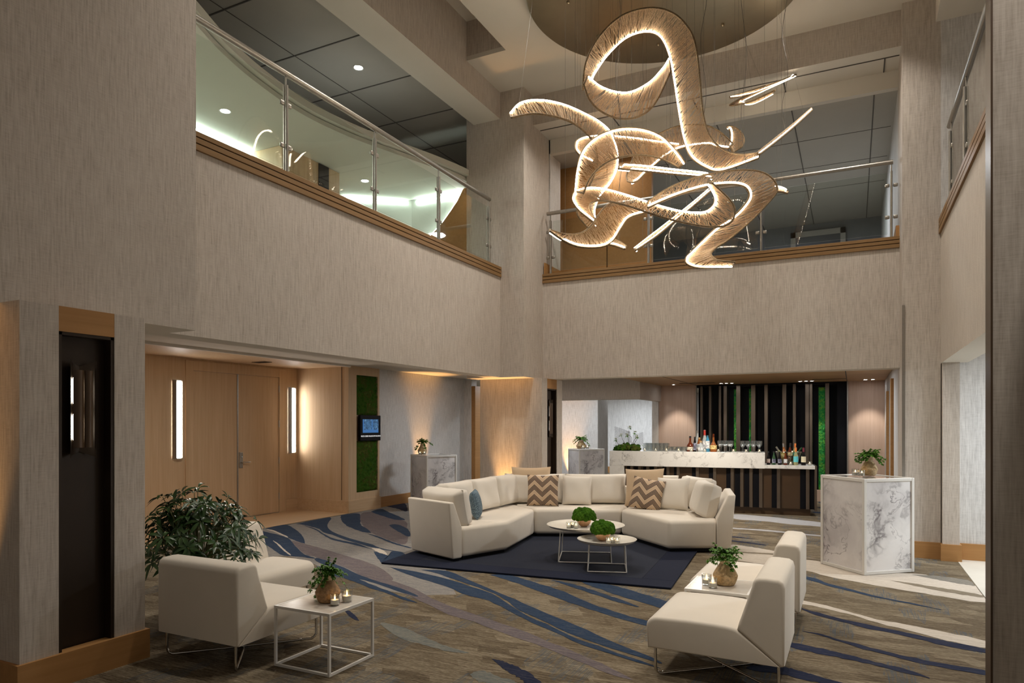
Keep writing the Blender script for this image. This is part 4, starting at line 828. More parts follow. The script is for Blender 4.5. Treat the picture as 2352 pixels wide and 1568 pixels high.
pillow((-2.27, 9.52, zz), (-.15, -1), .48, .46, .15, M['cream2'], .26, 'square white pillow right of the tipped chevron pillow', GP, -.03)
pillow((-4.28, 7.60, zz), (.55, .25), .42, .36, .14, M['blue'], .18, 'small blue patterned pillow on the left sofa piece', GP)

# ------------------------------------------------------------------ marble plinths
PH = 1.024
def plinth(label, front, right, left, glass_top=True):
    f = Vector((*front, 0)); r = Vector((*right, 0))-f; l = Vector((*left, 0))-f
    w, d = r.length, l.length; rz = math.atan2(r.y, r.x)
    t = thing('marble_plinth', label, 'plinth', (front[0], front[1], .004), rz, 'white framed marble plinths')
    h = PH-.004; k = .034
    obj('marble_panel', multi([(k, .012, k, w-k, .03, h-k), (k, d-.03, k, w-k, d-.012, h-k), (.012, k, k, .03, d-k, h-k), (w-.03, k, k, w-.012, d-k, h-k)]), M['marble'], t)
    fr = MB()
    for x in (0, w-k):
        for y in (0, d-k): fr.box(x, y, 0, x+k, y+k, h)
    for z in (0, h-k):
        fr.box(k, .002, z, w-k, k, z+k); fr.box(k, d-k, z, w-k, d-.002, z+k); fr.box(.002, k, z, k, d-k, z+k); fr.box(w-k, k, z, w-.002, d-k, z+k)
    obj('frame', fr, M['whitemetal'], t, bevel=.003)
    obj('inset_top', bx(k, k, h-.02, w-k, d-k, h-.006), plain('smoked_glass_top', (.23, .21, .19), .08), t, label='dark glossy inset top')
    return t
def square(front, ang, s=.66):
    a = math.radians(ang); return front, (front[0]+s*cos(a), front[1]+s*sin(a)), (front[0]-s*sin(a), front[1]+s*cos(a))
plinth('tall marble plinth standing at right before the pale wall', *square((.103, 8.135), 42))
plinth('marble plinth far left behind the sofa against the grey wall', *square((-7.116, 10.673), 62))
plinth('marble plinth in the far room behind the middle of the sofa', *square((-5.742, 15.0), 45))
# ------------------------------------------------------------------ plants
def leaf(m, base, d, up, L, w, droop=.3, n=4):
    # one leaf blade: base point, direction, rough up vector
    d = d.normalized(); s = d.cross(up)
    if s.length < .01: s = d.orthogonal()
    s.normalize(); u = s.cross(d); vs = []; fs = []
    for i in range(n+1):
        t = i/n; ww = w*(sin(PI*min(1, t*.92+.06))**.8)
        p = base+d*L*t-Vector((0, 0, 1))*droop*L*t*t
        vs += [tuple(p-s*ww/2+u*ww*.18), tuple(p), tuple(p+s*ww/2+u*ww*.18)]
    for i in range(n):
        a = 3*i; fs += [(a, a+1, a+4, a+3), (a+1, a+2, a+5, a+4)]
    m.add(vs, fs)
def rv(r, z=0): a = r.uniform(0, 2*PI); return Vector((cos(a), sin(a), z))
# big umbrella plant between the left chairs
t = thing('umbrella_plant', 'large leafy green floor plant between the two left lounge chairs', 'plant', (-4.62, 3.70, 0))
obj('planter', MB().lathe([(0, 0), (.11, 0), (.14, .30), (.145, .32), (.132, .32), (.128, .28), (0, .28)], 32), M['pot'], t, smooth=40)
obj('soil', MB().lathe([(0, .27), (.127, .282), (0, .287)], 20), M['soil'], t)
r = random.Random(3); stems = MB(); fol = MB()
pts = []
for k in range(150):
    ph = r.uniform(0, 2*PI); el = math.acos(r.uniform(-.45, 1)); rad = r.uniform(.45, 1.12)**.7*(1+.13*sin(3*ph+1)+.10*sin(5*el))
    pts.append(Vector((.40*rad*sin(el)*cos(ph), .40*rad*sin(el)*sin(ph), .70+.37*rad*cos(el))))
pts += [Vector((.38, .24, .83)), Vector((.42, .22, .70)), Vector((-.02, .02, 1.10)), Vector((-.16, -.10, 1.05)), Vector((.20, .12, 1.02))]
for p in pts:
    ph = math.atan2(p.y, p.x)
    base = Vector((.03*cos(ph), .03*sin(ph), .29)); midp = (base+p)/2+Vector((0, 0, .06))
    stems.tube(catmull([base, base+Vector((p.x*.2, p.y*.2, .22)), midp+Vector((0, 0, .06)), p], 5), .0032, 5)
    out = (Vector((p.x, p.y, .25))+Vector((r.uniform(-.2, .2), r.uniform(-.2, .2), r.uniform(-.05, .35)))).normalized(); n = r.randint(5, 8); a = out.orthogonal().normalized(); b = out.cross(a)
    for i in range(n):
        q = 2*PI*i/n+r.uniform(-.25, .25); d = (a*cos(q)+b*sin(q))*1+out*r.uniform(-.05, .5)
        leaf(fol, p+d*.012, d, out, r.uniform(.07, .12), r.uniform(.024, .036), r.uniform(.1, .75))
obj('stems', stems, M['stem'], t, smooth=180); obj('foliage', fol, M['leaf'], t, smooth=180)
# basket vases with ferns
def weave(a, z, k): return 1+.032*sin(a*20+(PI if k % 2 else 0))
def vase(loc, label, h, r, mat, droop, seed, spread, size, tall=1.0):
    t = thing('basket_vase', label, 'potted plant', loc, 0, 'basket vases with ferns')
    prof = [(0, 0), (r*.62, 0)]
    N = 30
    for i in range(N+1):
        v = i/N; prof.append((r*(.66+.34*sin(PI*min(1, .12+v*1.02)*.83)**1.1 if v < .45 else r/r*(1-.60*((v-.40)/.60)**1.25)) if 1 else 0, .006+h*.80*v))
    body = MB().lathe(prof, 120, rfun=weave)
    obj('basket', body, mat, t, smooth=70)
    obj('neck', MB().lathe([(r*.42, h*.78), (r*.45, h*.81), (r*.40, h*.99), (r*.42, h), (r*.36, h), (r*.36, h*.9), (0, h*.88)], 28), M['neck'], t, smooth=50)
    g = random.Random(seed); f = MB(); st = MB()
    for k in range(46):
        d = rv(g, g.uniform(-.25, 1.5)*tall); d.normalize(); L = g.uniform(.55, 1)*spread
        c = Vector((0, 0, h*.95)); p1 = c+Vector((d.x*.3, d.y*.3, .45))*L*.8; e = c+d*L-Vector((0, 0, droop*L*g.uniform(.2, 1)))
        P = catmull([c, p1, e], 6); st.tube(P, .0012, 4)
        for i in range(2, 7):
            for s in (-1, 1, 0):
                if s == 0 and i < 5: continue
                ax = (P[i]-P[i-1]); ax = ax.normalized() if ax.length > 1e-6 else Vector((0, 0, 1))
                sd = ax.cross(Vector((0, 0, 1))); sd = sd.normalized() if sd.length > .01 else Vector((1, 0, 0))
                for q in (-.6, -.15, .3, .8):
                    leaf(f, P[i], sd*s+ax*(.5+q)+Vector((g.uniform(-.3, .3), g.uniform(-.3, .3), g.uniform(-.1, .5))), Vector((0, 0, 1)), size*g.uniform(.65, 1.05), size*.62, .35, 4)
    obj('stems', st, M['stem'], t); obj('fern', f, M['fern'], t, smooth=180)
    return t
TZ = .4005
vase((-3.19, 3.585, TZ), 'brown basket vase with a trailing fern on the left side table', .185, .083, M['rattan'], 1.0, 11, .155, .022, 2.3)
vase((-.86, 5.30, TZ), 'basket vase with a spreading fern on the table between the right chairs', .20, .089, M['rattan2'], .25, 12, .165, .023)
vase((.16, 8.72, PH+.001), 'pale basket vase with a bright fern on the right marble plinth', .205, .086, M['rattan2'], .2, 13, .165, .026)
vase((-7.50, 11.10, PH+.001), 'basket vase with a fern on the far left marble plinth', .205, .09, M['rattan2'], .45, 14, .20, .026, 1.4)
vase((-5.85, 15.42, PH+.001), 'basket vase with a dark fern on the plinth in the far room', .20, .12, M['rattan2'], .5, 15, .22, .032)
# moss bowls
def mossbowl(loc, label, s, seed):
    t = thing('moss_bowl', label, 'moss bowl', loc, 0, 'moss bowls on the tray tables'); g = random.Random(seed)
    R = .088*s
    obj('bowl', MB().lathe([(0, 0), (R*.38, 0), (R*.66, R*.2), (R*.88, R*.5), (R, R*.9), (R*.95, R*.9), (R*.82, R*.5), (0, R*.3)], 40, rfun=lambda a, z, k: 1+.006*sin(a*9+z*400)), M['copper'], t, smooth=60)
    m = MB()
    for k in range(72):
        i = k+.5; el = math.acos(1-1.32*i/72); ph = PI*(1+5**.5)*i; q = g.uniform(.94, 1.06)
        c = Vector((sin(el)*cos(ph)*R*1.30*q, sin(el)*sin(ph)*R*1.30*q, R*1.42+cos(el)*R*.86*q))
        rr = R*g.uniform(.30, .40); sd = g.uniform(0, 9)
        m.ball(c, rr, 18, 12, lambda d: 1+.07*sin(d.x*13+sd)*sin(d.y*14+sd)*sin(d.z*12)+g.uniform(-.06, .06))
    m.ball((0, 0, R*1.4), (R*1.2, R*1.2, R*.8), 20, 12)
    obj('moss', m, M['mossball'], t, smooth=180)
mossbowl((-2.87, 7.66, .388), 'copper bowl of clumped green moss on the larger tray table', 1.0, 1)
mossbowl((-2.48, 7.20, .318), 'copper bowl of clumped green moss on the smaller tray table', 1.0, 2)

# ------------------------------------------------------------------ candles
def candle_proto():
    t = thing('votive_candle', '', 'candle', (0, 0, 0))
    obj('glass_cup', MB().lathe([(0, 0), (.027, 0), (.030, .004), (.032, .070), (.030, .070), (.028, .008), (0, .006)], 20), M['cup'], t, smooth=50)
    obj('wax', MB().lathe([(0, .008), (.0265, .008), (.0275, .036), (.020, .037), (0, .034)], 20), M['wax'], t, smooth=50)
    obj('flame', MB().lathe([(0, .036), (.0035, .041), (.0042, .046), (.0022, .054), (0, .060)], 8), M['flame'], t, smooth=180)
    return t
CP = candle_proto(); used = [0]
def candle(x, y, z, label, group, s=1.0):
    if used[0]: o = dup(CP, (x, y, z), 0, label)
    else: o = CP; o.location = (x, y, z); o['label'] = label; used[0] = 1
    o['group'] = group; o.scale = (s, s, s); return o
G = 'lit votive candles'
candle(-3.085, 3.535, TZ, 'lit votive candle nearest the edge of the left side table', G)
candle(-3.075, 3.645, TZ, 'lit votive candle right behind the front one on the left side table', G, 1.12)
candle(-.985, 5.235, TZ, 'lit votive candle left of the vase between the right chairs', G, 1.12)
candle(-.925, 5.155, TZ, 'lit votive candle nearest the camera on the table between the right chairs', G, 1.05)
for k, (x, y, w_) in enumerate(((-2.985, 7.46, 'left'), (-2.955, 7.52, 'rear'), (-2.905, 7.485, 'right'))):
    candle(x, y, .388, '%s votive of the three on the larger tray table' % w_, G, 1.0)
for k, (x, y, w_) in enumerate(((-2.36, 7.05, 'left'), (-2.34, 7.10, 'rear'), (-2.275, 7.085, 'right'))):
    candle(x, y, .318, '%s votive of the three on the smaller tray table' % w_, G, 1.0)
candle(.02, 8.62, PH+.001, 'lit votive candle at the back left on the right marble plinth', G, 1.1)
candle(.085, 8.575, PH+.001, 'lit votive candle in front of the vase on the right marble plinth', G)
candle(-7.44, 10.93, PH+.001, 'left votive beside the vase on the far left plinth', G)
candle(-7.37, 10.98, PH+.001, 'right votive beside the vase on the far left plinth', G)
candle(-5.74, 15.25, PH+.001, 'left votive beside the vase on the far room plinth', G, 1.3)
candle(-5.66, 15.33, PH+.001, 'right votive beside the vase on the far room plinth', G, 1.3)

# ------------------------------------------------------------------ bar
BA = math.radians(6.8); BO = Vector((-.57, 12.93, 0)); BU = Vector((cos(BA), sin(BA), 0)); BV = Vector((-sin(BA), cos(BA), 0))
def bp(s, v, z): p = BO+BU*s+BV*v; return (p.x, p.y, z)
b = thing('bar_counter', 'white marble topped bar with dark slatted bronze front', 'bar', (BO.x, BO.y, 0), BA)
top = multi([(-3.623, 0, .82, -.837, .62, 1.10), (-3.623, 0, 0, -3.347, .62, .82)])
obj('marble_counter', top, M['marblebar'], b, bevel=.004)
obj('lower_shelf', bx(-.837, 0, .825, -.02, .62, .885), M['marblebar'], b, bevel=.003)
obj('end_panel', multi([(-.028, .0, .10, .008, .62, .885)]), M['slat'], b, bevel=.003, label='steel edged end panel')
obj('front_panel', bx(-3.347, .09, .12, -.02, .14, .82), M['bronze2'], b)
obj('kick_base', bx(-3.347, .12, 0, -.09, .55, .125), M['bronze2'], b)
pan = [-3.381,-3.351,-3.296,-3.229,-3.161,-3.081,-2.994,-2.931,-2.864,-2.787,-2.726,-2.631,-2.552,-2.484,-2.422,-2.371,-2.098,-2.022,-1.964,-1.799,-1.721,-1.658,-1.612,-1.492,-1.415,-1.351,-1.252,-1.186,-1.1,-1.033,-.931,-.876,-.723,-.635,-.566,-.255,-.162,-.1,-.028]
for a, c in ((-3.30, -3.235), (-3.165, -3.09), (-2.995, -2.935), (-2.87, -2.79), (-2.635, -2.56), (-2.425, -2.375), (-2.10, -2.03), (-1.80, -1.725), (-1.495, -1.42), (-1.35, -1.255), (-1.185, -1.10), (-1.035, -.935), (-.725, -.64), (-.257, -.165), (-.10, -.03)):
    obj('black_panel', bx(a, .075, .125, c, .092, .82), M['black'], b)
    obj('front_slat', bx(c, .055, .12, c+.055 if c < -.1 else c+.006, .092, .82), M['slat'], b, bevel=.002)

def bottle(name, prof, mat, label, loc, parts=(), rz=0, tilt=None, cat='bottle', group='bottles on the bar', n=24):
    t = thing(name, label, cat, loc, rz, group)
    obj('bottle_body', MB().lathe(prof, n), mat, t, smooth=50)
    for nm, pr, mt in parts: obj(nm, MB().lathe(pr, n), mt, t, smooth=50)
    if tilt: t.rotation_euler = tilt
    return t
def bglass(name, c, rough=.08):
    m = NT(name, rough); m.col(c); m.b.inputs['Transmission Weight'].default_value = .55; m.b.inputs['IOR'].default_value = 1.3; return m.m
def paper(name, c, c2=None, sc=60):
    if not c2: return plain(name, c, .7)
    m = NT(name, .7); n = m.noise(m.coord((sc, sc, sc*.6)), 1, 2); m.col(m.ramp(n, [(.47, c), (.56, c2)], 'LINEAR')); return m.m
BR, BK = bglass('amber_bottle_glass', (.22, .045, .015, 1)), bglass('dark_bottle_glass', (.015, .012, .012, 1))
CL, BL, GR, AM = bglass('clear_bottle_glass', (.75, .80, .78, 1)), bglass('blue_bottle_glass', (.10, .42, .66, 1)), bglass('green_bottle_glass', (.08, .17, .08, 1)), bglass('whiskey_amber', (.50, .16, .04, 1))
WW = bglass('pale_wine_glass', (.62, .60, .30, 1))
capK, capR, capO, capM, capW = (plain('black_cap', (.01, .01, .01)), plain('red_cap', (.45, .03, .02)), plain('orange_capsule', (.75, .20, .04)), plain('burgundy_capsule', (.16, .015, .03)), plain('wood_stopper', (.45, .28, .13)))
labI, labY, labB, labW = paper('ivory_label', (.72, .66, .52), (.30, .26, .2)), paper('gold_label', (.72, .55, .22), (.4, .27, .1)), paper('teal_label', (.12, .55, .60)), paper('white_label', (.78, .77, .72), (.35, .36, .4))
labT = paper('cream_wine_label', (.74, .65, .44)); labD = paper('dark_beer_label', (.07, .07, .10), (.35, .35, .45))
def std(h, r, nr=.014, sh=.6): return [(0, 0), (r*.96, 0), (r, .006), (r, h*sh*.82), (r*.8, h*sh*.95), (nr*1.15, h*(sh+.14)), (nr, h*(sh+.2)), (nr, h*.985), (nr*1.2, h*.987), (nr*1.2, h), (0, h)]
def lab(r, a, c): return [(r+.0008, a), (r+.0008, c)]
def cap(h, r, l): return [(0, h-l), (r, h-l), (r, h), (0, h+.001)]
UZ = 1.101
rows = [
 ('liqueur_bottle', -2.145, .22, [(0, 0), (.066, 0), (.068, .02), (.066, .09), (.05, .135), (.024, .165), (.018, .20), (.017, .28), (0, .28)], BR, [('label', lab(.0685, .03, .085), labI), ('cap', cap(.285, .019, .03), capK)], 'squat red brown liqueur bottle leftmost on the bar'),
 ('spirit_bottle', -2.06, .20, std(.27, .028, .013, .68), BK, [('label', lab(.0285, .03, .16), labD), ('cap', cap(.272, .016, .03), capK)], 'slim dark bottle right of the squat brown one'),
 ('spirit_bottle', -2.025, .36, std(.39, .038, .015, .62), CL, [('label', lab(.0385, .05, .17), labW), ('cap', cap(.392, .019, .05), M['steel'])], 'tall clear bottle with silver cap behind the others'),
 ('whiskey_bottle', -1.985, .29, std(.26, .042, .02, .7), AM, [('label', lab(.0425, .05, .14), labW), ('cap', cap(.262, .022, .03), capW)], 'amber bottle with wooden stopper behind the small clear one'),
 ('tequila_bottle', -1.95, .17, [(0, 0), (.05, 0), (.054, .02), (.05, .10), (.03, .135), (.02, .15), (.02, .185), (0, .185)], CL, [('label', lab(.0545, .035, .085), labW), ('cap', cap(.20, .024, .03), capW)], 'small round clear bottle with pale label and wooden stopper'),
 ('vodka_bottle', -1.89, .30, std(.40, .042, .017, .62), CL, [('label', lab(.0425, .06, .20), labW), ('cap', cap(.402, .020, .10), capR)], 'tall clear bottle with a long red cap'),
 ('gin_bottle', -1.83, .18, std(.30, .040, .015, .74), BL, [('label', lab(.0405, .06, .20), labW), ('cap', cap(.302, .015, .02), M['chrome'])], 'bright blue bottle with a white label'),
 ('cognac_bottle', -1.725, .20, [(0, 0), (.058, 0), (.062, .03), (.058, .12), (.034, .16), (.018, .20), (.016, .30), (0, .30)], AM, [('label', lab(.0625, .05, .12), labY), ('cap', cap(.33, .017, .06), BR)], 'amber decanter bottle with gold label beside the wine glasses')]
for nm, s, v, pr, mt, pa, lb in rows: bottle(nm, pr, mt, lb, bp(s, v, UZ), pa)
LZ = .886
rows = [('beer_bottle', -.779, .12, BK, paper('pale_beer_label', (.62, .50, .42), (.25, .1, .08)), 'dark beer bottle with pale label beside the bar step'),
 ('beer_bottle', -.687, .13, GR, labD, 'green beer bottle second from the bar step'),
 ('beer_bottle', -.59, .12, BK, labD, 'dark beer bottle with dark label third from the bar step'),
 ('beer_bottle', -.495, .12, BR, labW, 'brown beer bottle with light label in front of the ice bucket')]
for nm, s, v, mt, lb_, lb in rows: bottle(nm, std(.235, .030, .012, .60), mt, lb, bp(s, v, LZ), [('label', lab(.0305, .035, .105), lb_), ('cap', cap(.237, .015, .02), capK)])
bottle('wine_bottle', std(.31, .038, .015, .60), WW, 'white wine bottle with orange capsule and teal label', bp(-.325, .12, LZ), [('label', lab(.0385, .055, .155), labB), ('capsule', cap(.312, .017, .075), capO)])
bottle('wine_bottle', std(.31, .039, .015, .60), BK, 'red wine bottle with cream label at the bar end', bp(-.200, .12, LZ), [('label', lab(.0395, .055, .155), labT), ('capsule', cap(.312, .017, .075), capM)])
bk = thing('ice_bucket', 'clear wide ice bucket holding wine bottles on the lower bar shelf', 'bucket', bp(-.44, .36, LZ))
obj('bucket_wall', MB().lathe([(0, 0), (.15, 0), (.155, .01), (.225, .225), (.222, .228), (.215, .222), (.15, .012), (0, .012)], 40), glass('tinted_bucket', (.78, .74, .60, 1), 1.6, .05), bk, smooth=50)
obj('bucket_rim', MB().tube([(.224*cos(a*PI/20), .224*sin(a*PI/20), .227) for a in range(40)], .005, 6, True), M['chrome'], bk, smooth=60)
tl = [(-.57, .33, WW, M['steel'], labT, (.1, -.55, 0), 'sparkling wine bottle leaning left in the ice bucket'), (-.49, .40, AM, M['steel'], labY, (-.1, -.12, 0), 'amber sparkling bottle upright in the ice bucket'),
      (-.42, .33, BR, capK, labI, (.05, .05, 0), 'dark rose bottle in the middle of the ice bucket'), (-.345, .37, WW, capO, labB, (0, .08, 0), 'orange capped wine bottle in the ice bucket'), (-.30, .42, GR, GR, labT, (.1, .62, 0), 'green bottle leaning right in the ice bucket')]
for s, v, mt, cp, lb_, ti, lb in tl:
    bottle('wine_bottle', std(.31, .036, .014, .60), mt, lb, bp(s - (.09 if ti[1] > .3 else -.09 if ti[1] < -.3 else 0), v, LZ+.05+(.02 if abs(ti[1]) < .3 else .0)), [('label', lab(.0365, .09, .155), lb_), ('capsule', cap(.312, .016, .07), cp)], tilt=ti)
# glasses
def flute(a, z, k): return 1+.02*sin(a*14)
hb = obj('highball_glass', MB().lathe([(0, 0), (.033, 0), (.035, .006), (.036, .150), (.034, .150), (.032, .012), (0, .010)], 42, rfun=flute), M['cup'], smooth=30)
rk = obj('rocks_glass', MB().lathe([(0, 0), (.038, 0), (.041, .006), (.042, .085), (.040, .085), (.036, .016), (0, .014)], 42, rfun=flute), M['cup'], smooth=30)
wg = obj('wine_glass', MB().lathe([(0, 0), (.034, 0), (.034, .003), (.006, .008), (.0045, .085), (.012, .092), (.034, .125), (.040, .165), (.037, .205), (.0355, .205), (.038, .165), (.032, .127), (.006, .096), (0, .095)], 28), M['cup'], smooth=60)
def glasses(proto, cat, spots, label, group):
    ROW, COL = ['front', 'second', 'third', 'fourth'], []
    byrow = {}
    for (i, j, s, v) in spots: byrow.setdefault(j, []).append(i)
    for k, (i, j, s, v) in enumerate(spots):
        n = len(byrow[j]); od = ['leftmost', 'second from left', 'third from left', 'fourth from left', 'fifth from left', 'sixth from left', 'seventh from left'][i]
        if i == n-1: od = 'rightmost'
        o = proto if (k == 0 and not proto.get('label')) else proto.copy()
        if o is not proto: C.objects.link(o)
        o.location = bp(s, v, UZ); o.rotation_euler = (0, 0, k*.4); tag(o, label % (od, ROW[j]), cat, group)
glasses(hb, 'glass', [(i, j, -2.97+.076*i+.02*(j % 2), .20+.08*j) for j in range(2) for i in range(6)], 'tall ribbed tumbler, %s in the %s row beside the flower arrangement', 'tall ribbed tumblers')
glasses(rk, 'glass', [(i, j, -2.52+.088*i+.02*(j % 2), .20+.09*j) for j in range(2) for i in range(4)], 'short ribbed tumbler, %s in the %s row left of the bottles', 'short ribbed tumblers')
glasses(wg, 'glass', [(i, j, -1.615+.086*i+.03*(j % 2), .18+.085*j) for j in range(3) for i in range(3)], 'stemmed wine glass right of the bottles, %s in the %s row', 'wine glasses beside the bottles')
glasses(wg, 'glass', [(i, j, -1.225+.095*i+.02*(j % 2), .18+.09*j) for j in range(2) for i in range(4)], 'stemmed wine glass near the bar step, %s in the %s row', 'wine glasses near the bar step')
GB = 'votive candles along the bar'
names = ['before the flower arrangement', 'before the tall tumblers', 'between tall and short tumblers', 'before the short tumblers', 'before the squat brown bottle', 'before the blue bottle', 'left of the first wine glasses', 'right of the first wine glasses', 'left among the wine glasses near the step', 'at the marble step']
for s, nm in zip([-2.963, -2.76, -2.562, -2.34, -2.111, -1.87, -1.635, -1.371, -1.155, -.929], names):
    candle(*bp(s, .06, UZ), 'small lit candle on the bar front edge, '+nm, GB, .85)
candle(*bp(-.411, .08, LZ), 'small lit candle before the ice bucket on the lower shelf', GB, .95)
candle(*bp(-.10, .12, LZ), 'small lit candle at the right end of the lower shelf', GB, 1.05)
# flower arrangement
fa = thing('flower_arrangement', 'moss mound arrangement with dark mesh and pale blooms on the bar left end', 'flower arrangement', bp(-3.32, .30, UZ), BA)
g = random.Random(5); m = MB()
for k in range(70):
    a, q = g.uniform(0, 2*PI), g.uniform(0, 1)**.5
    x, y = .27*q*cos(a), .15*q*sin(a); z = .12*(1-(x/.28)**2)*(1-(y/.2)**2)
    m.ball((x, y, max(.012, z*g.uniform(.4, 1))), g.uniform(.03, .055), 9, 6, lambda d: 1+g.uniform(-.18, .18))
obj('moss_mound', m, M['mosspanel'], fa, smooth=180)
f = MB()
for k in range(90):
    a = g.uniform(0, 2*PI); q = g.uniform(.5, 1.05); p = Vector((.28*q*cos(a), .16*q*sin(a)-.02, g.uniform(.01, .12)))
    leaf(f, p, rv(g, g.uniform(-.5, .6)), Vector((0, 0, 1)), g.uniform(.03, .06), .016, .4, 3)
obj('leaf_sprigs', f, M['fern'], fa, smooth=180)
# expanded metal mesh sheets
def meshsheet(fn, nu, nv, r=.0022):
    m = MB()
    for j in range(nv+1):
        P = [fn(i/nu, (j+(.5 if i % 2 else -.5)*.9)/nv) for i in range(nu+1)]; m.tube(P, r, 4)
    return m
def s1_(u, v): return Vector((-.25+.30*u-.02*v, .02+.05*sin(3*u), .06+.40*v*(1-.25*u)+.10*u*(1-v)))
def s2_(u, v): return Vector((.10+.20*u, -.02+.04*sin(4*u), .08+.22*v+.05*u))
mm = meshsheet(s1_, 18, 22); mm.v += []; 
m2 = meshsheet(s2_, 12, 12)
mm.add(m2.v, m2.f)
obj('metal_mesh', mm, M['bronze'], fa)
br = MB(); bl = MB(); lf = MB()
tips = [((-.12, 0, .08), (-.20, -.03, .14), (-.235, -.05, .22)), ((.02, 0, .1), (0, 0, .28), (.03, 0, .46)), ((.06, 0, .1), (.07, -.02, .25), (-.02, -.03, .31)), ((.06, 0, .1), (.14, -.02, .24), (.13, -.02, .36)), ((.08, 0, .1), (.16, 0, .2), (.18, -.03, .28)), ((-.05, 0, .1), (-.12, -.02, .25), (-.13, -.03, .31))]
for a, b_, c in tips:
    P = catmull([a, b_, c], 8); br.tube(P, .004, 6, taper=lambda t: 1.2-.6*t)
    c = Vector(c)
    for k in range(16): leaf(bl, c, rv(g, g.uniform(-.4, .9)), Vector((0, 0, 1)), g.uniform(.035, .06), .013, .2, 3)
    for k in range(8): leaf(lf, c-Vector((0, 0, .02)), rv(g, g.uniform(-.8, .2)), Vector((0, 0, 1)), .05, .016, .3, 3)
for k in range(6):
    c = Vector((g.uniform(-.12, .10), -.10, g.uniform(.06, .13)))
    for q in range(8): leaf(bl, c, rv(g, g.uniform(-.1, .8)), Vector((0, 0, 1)), .03, .012, .2, 3)
obj('branches', br, M['bronze2'], fa, smooth=60)
obj('blooms', bl, leafmat('pale_bloom', (.42, .46, .14), (.80, .80, .52)), fa, smooth=180, label='pale yellow green blooms')
obj('bloom_leaves', lf, M['fern'], fa, smooth=180)
# ------------------------------------------------------------------ chandelier
DC = Vector((-1.98, 7.88, 6.66)); DR = 1.59
cl = thing('chandelier', 'large suspended chandelier of looping cord wound light ribbons', 'chandelier', DC)
obj('canopy_disc', MB().lathe([(0, -.035), (DR-.02, -.035), (DR, -.025), (DR, .055), (DR-.02, .06), (0, .06)], 128), M['champagne'], cl, smooth=40)
r = random.Random(21); cab = []
for ri, (A, B, led) in enumerate(RIBBONS):
    A = [Vector(p)-DC for p in A]; B = [Vector(p)-DC for p in B]
    L = sum((A[i]-A[i-1]).length for i in range(1, len(A))); N = max(24, int(L*34))
    a, b = catmull(A, N), catmull(B, N)
    rib = obj('light_ribbon', MB().tube(a, .011, 7).tube(b, .011, 7).tube([a[0], b[0]], .012, 6).tube([a[-1], b[-1]], .012, 6), M['rope'], cl, smooth=60)
    c = MB(); n = int(L*190)
    at = lambda P, t: (lambda x: P[min(int(x), N-1)].lerp(P[min(int(x), N-1)+1], x-min(int(x), N-1)))(max(0, min(1, t))*N)
    for k in range(n):
        t = (k+r.random())/n; dt = r.choice((-1, 1))*r.uniform(.02, .09)/max(L, .3)
        p, q = at(a, t), at(b, t+dt); d = (q-p)
        if d.length < 1e-3: continue
        s = d.cross(Vector((.3, -.9, .2))).normalized()*.0021; w = d.cross(s).normalized()*.0021
        o = (s*2.2 if k % 2 else -s*2.2)*.6
        c.add([p+s+o*0, p-s*.5+w, p-s*.5-w, q+s, q-s*.5+w, q-s*.5-w], [(0, 1, 4, 3), (1, 2, 5, 4), (2, 0, 3, 5)])
    obj('cord_winding', c, M['cord'], rib)
    e = MB()
    wide = sum((a[i]-b[i]).length for i in range(N+1))/(N+1)
    for k, (P, Q) in enumerate(((a, b), (b, a))):
        if led == k or led == 2:
            R = []
            for i in range(N+1):
                d = (Q[i]-P[i]); d = d.normalized() if d.length > 1e-4 else Vector((0, 0, 1))
                t_ = P[min(i+1, N)]-P[max(i-1, 0)]; nn = t_.cross(d)
                nn = nn.normalized() if nn.length > 1e-6 else Vector((0, 0, -1))
                if nn.y+.5*nn.z > 0: nn = -nn      # strip sits on the face turned to the hall
                R.append(P[i]+d*.014+nn*.016)
            e.tube(R, .008 if ri not in (9, 10, 11) else .0035, 6)
    if e.v: obj('led_strip', e, M['led'], rib)
    for t in ([.08, .3, .5, .7, .92] if L > 2 else [.15, .5, .85] if L > .9 else [.5]):
        i = int(t*N); p = a[i] if a[i].z > b[i].z else b[i]; cab.append(p.copy())
for p in cab:
    q = Vector((p.x, p.y, -.035)); h = math.hypot(p.x, p.y)
    if h > DR-.06: q = Vector((p.x*(DR-.08)/h, p.y*(DR-.08)/h, -.035))
    obj('cable', MB().tube([p, q], .0011, 4), M['cable'], cl)
for k in range(5):
    p = cab[(k*11+3) % len(cab)]; w_ = [Vector((p.x+.03*sin(i*1.1+k), p.y+.02*cos(i*1.7), p.z+(-.035-p.z)*i/10)) for i in range(11)]
    h = math.hypot(p.x, p.y)
    if h < DR-.1: obj('power_cord', MB().tube(catmull(w_, 40), .0028, 5), M['cable'], cl, smooth=180)
for k in range(8):
    a = k*PI/4+.3; obj('canopy_stud', MB().ball((1.1*cos(a), 1.1*sin(a), -.04), .022, 10, 6), M['champagne'], cl, smooth=180)

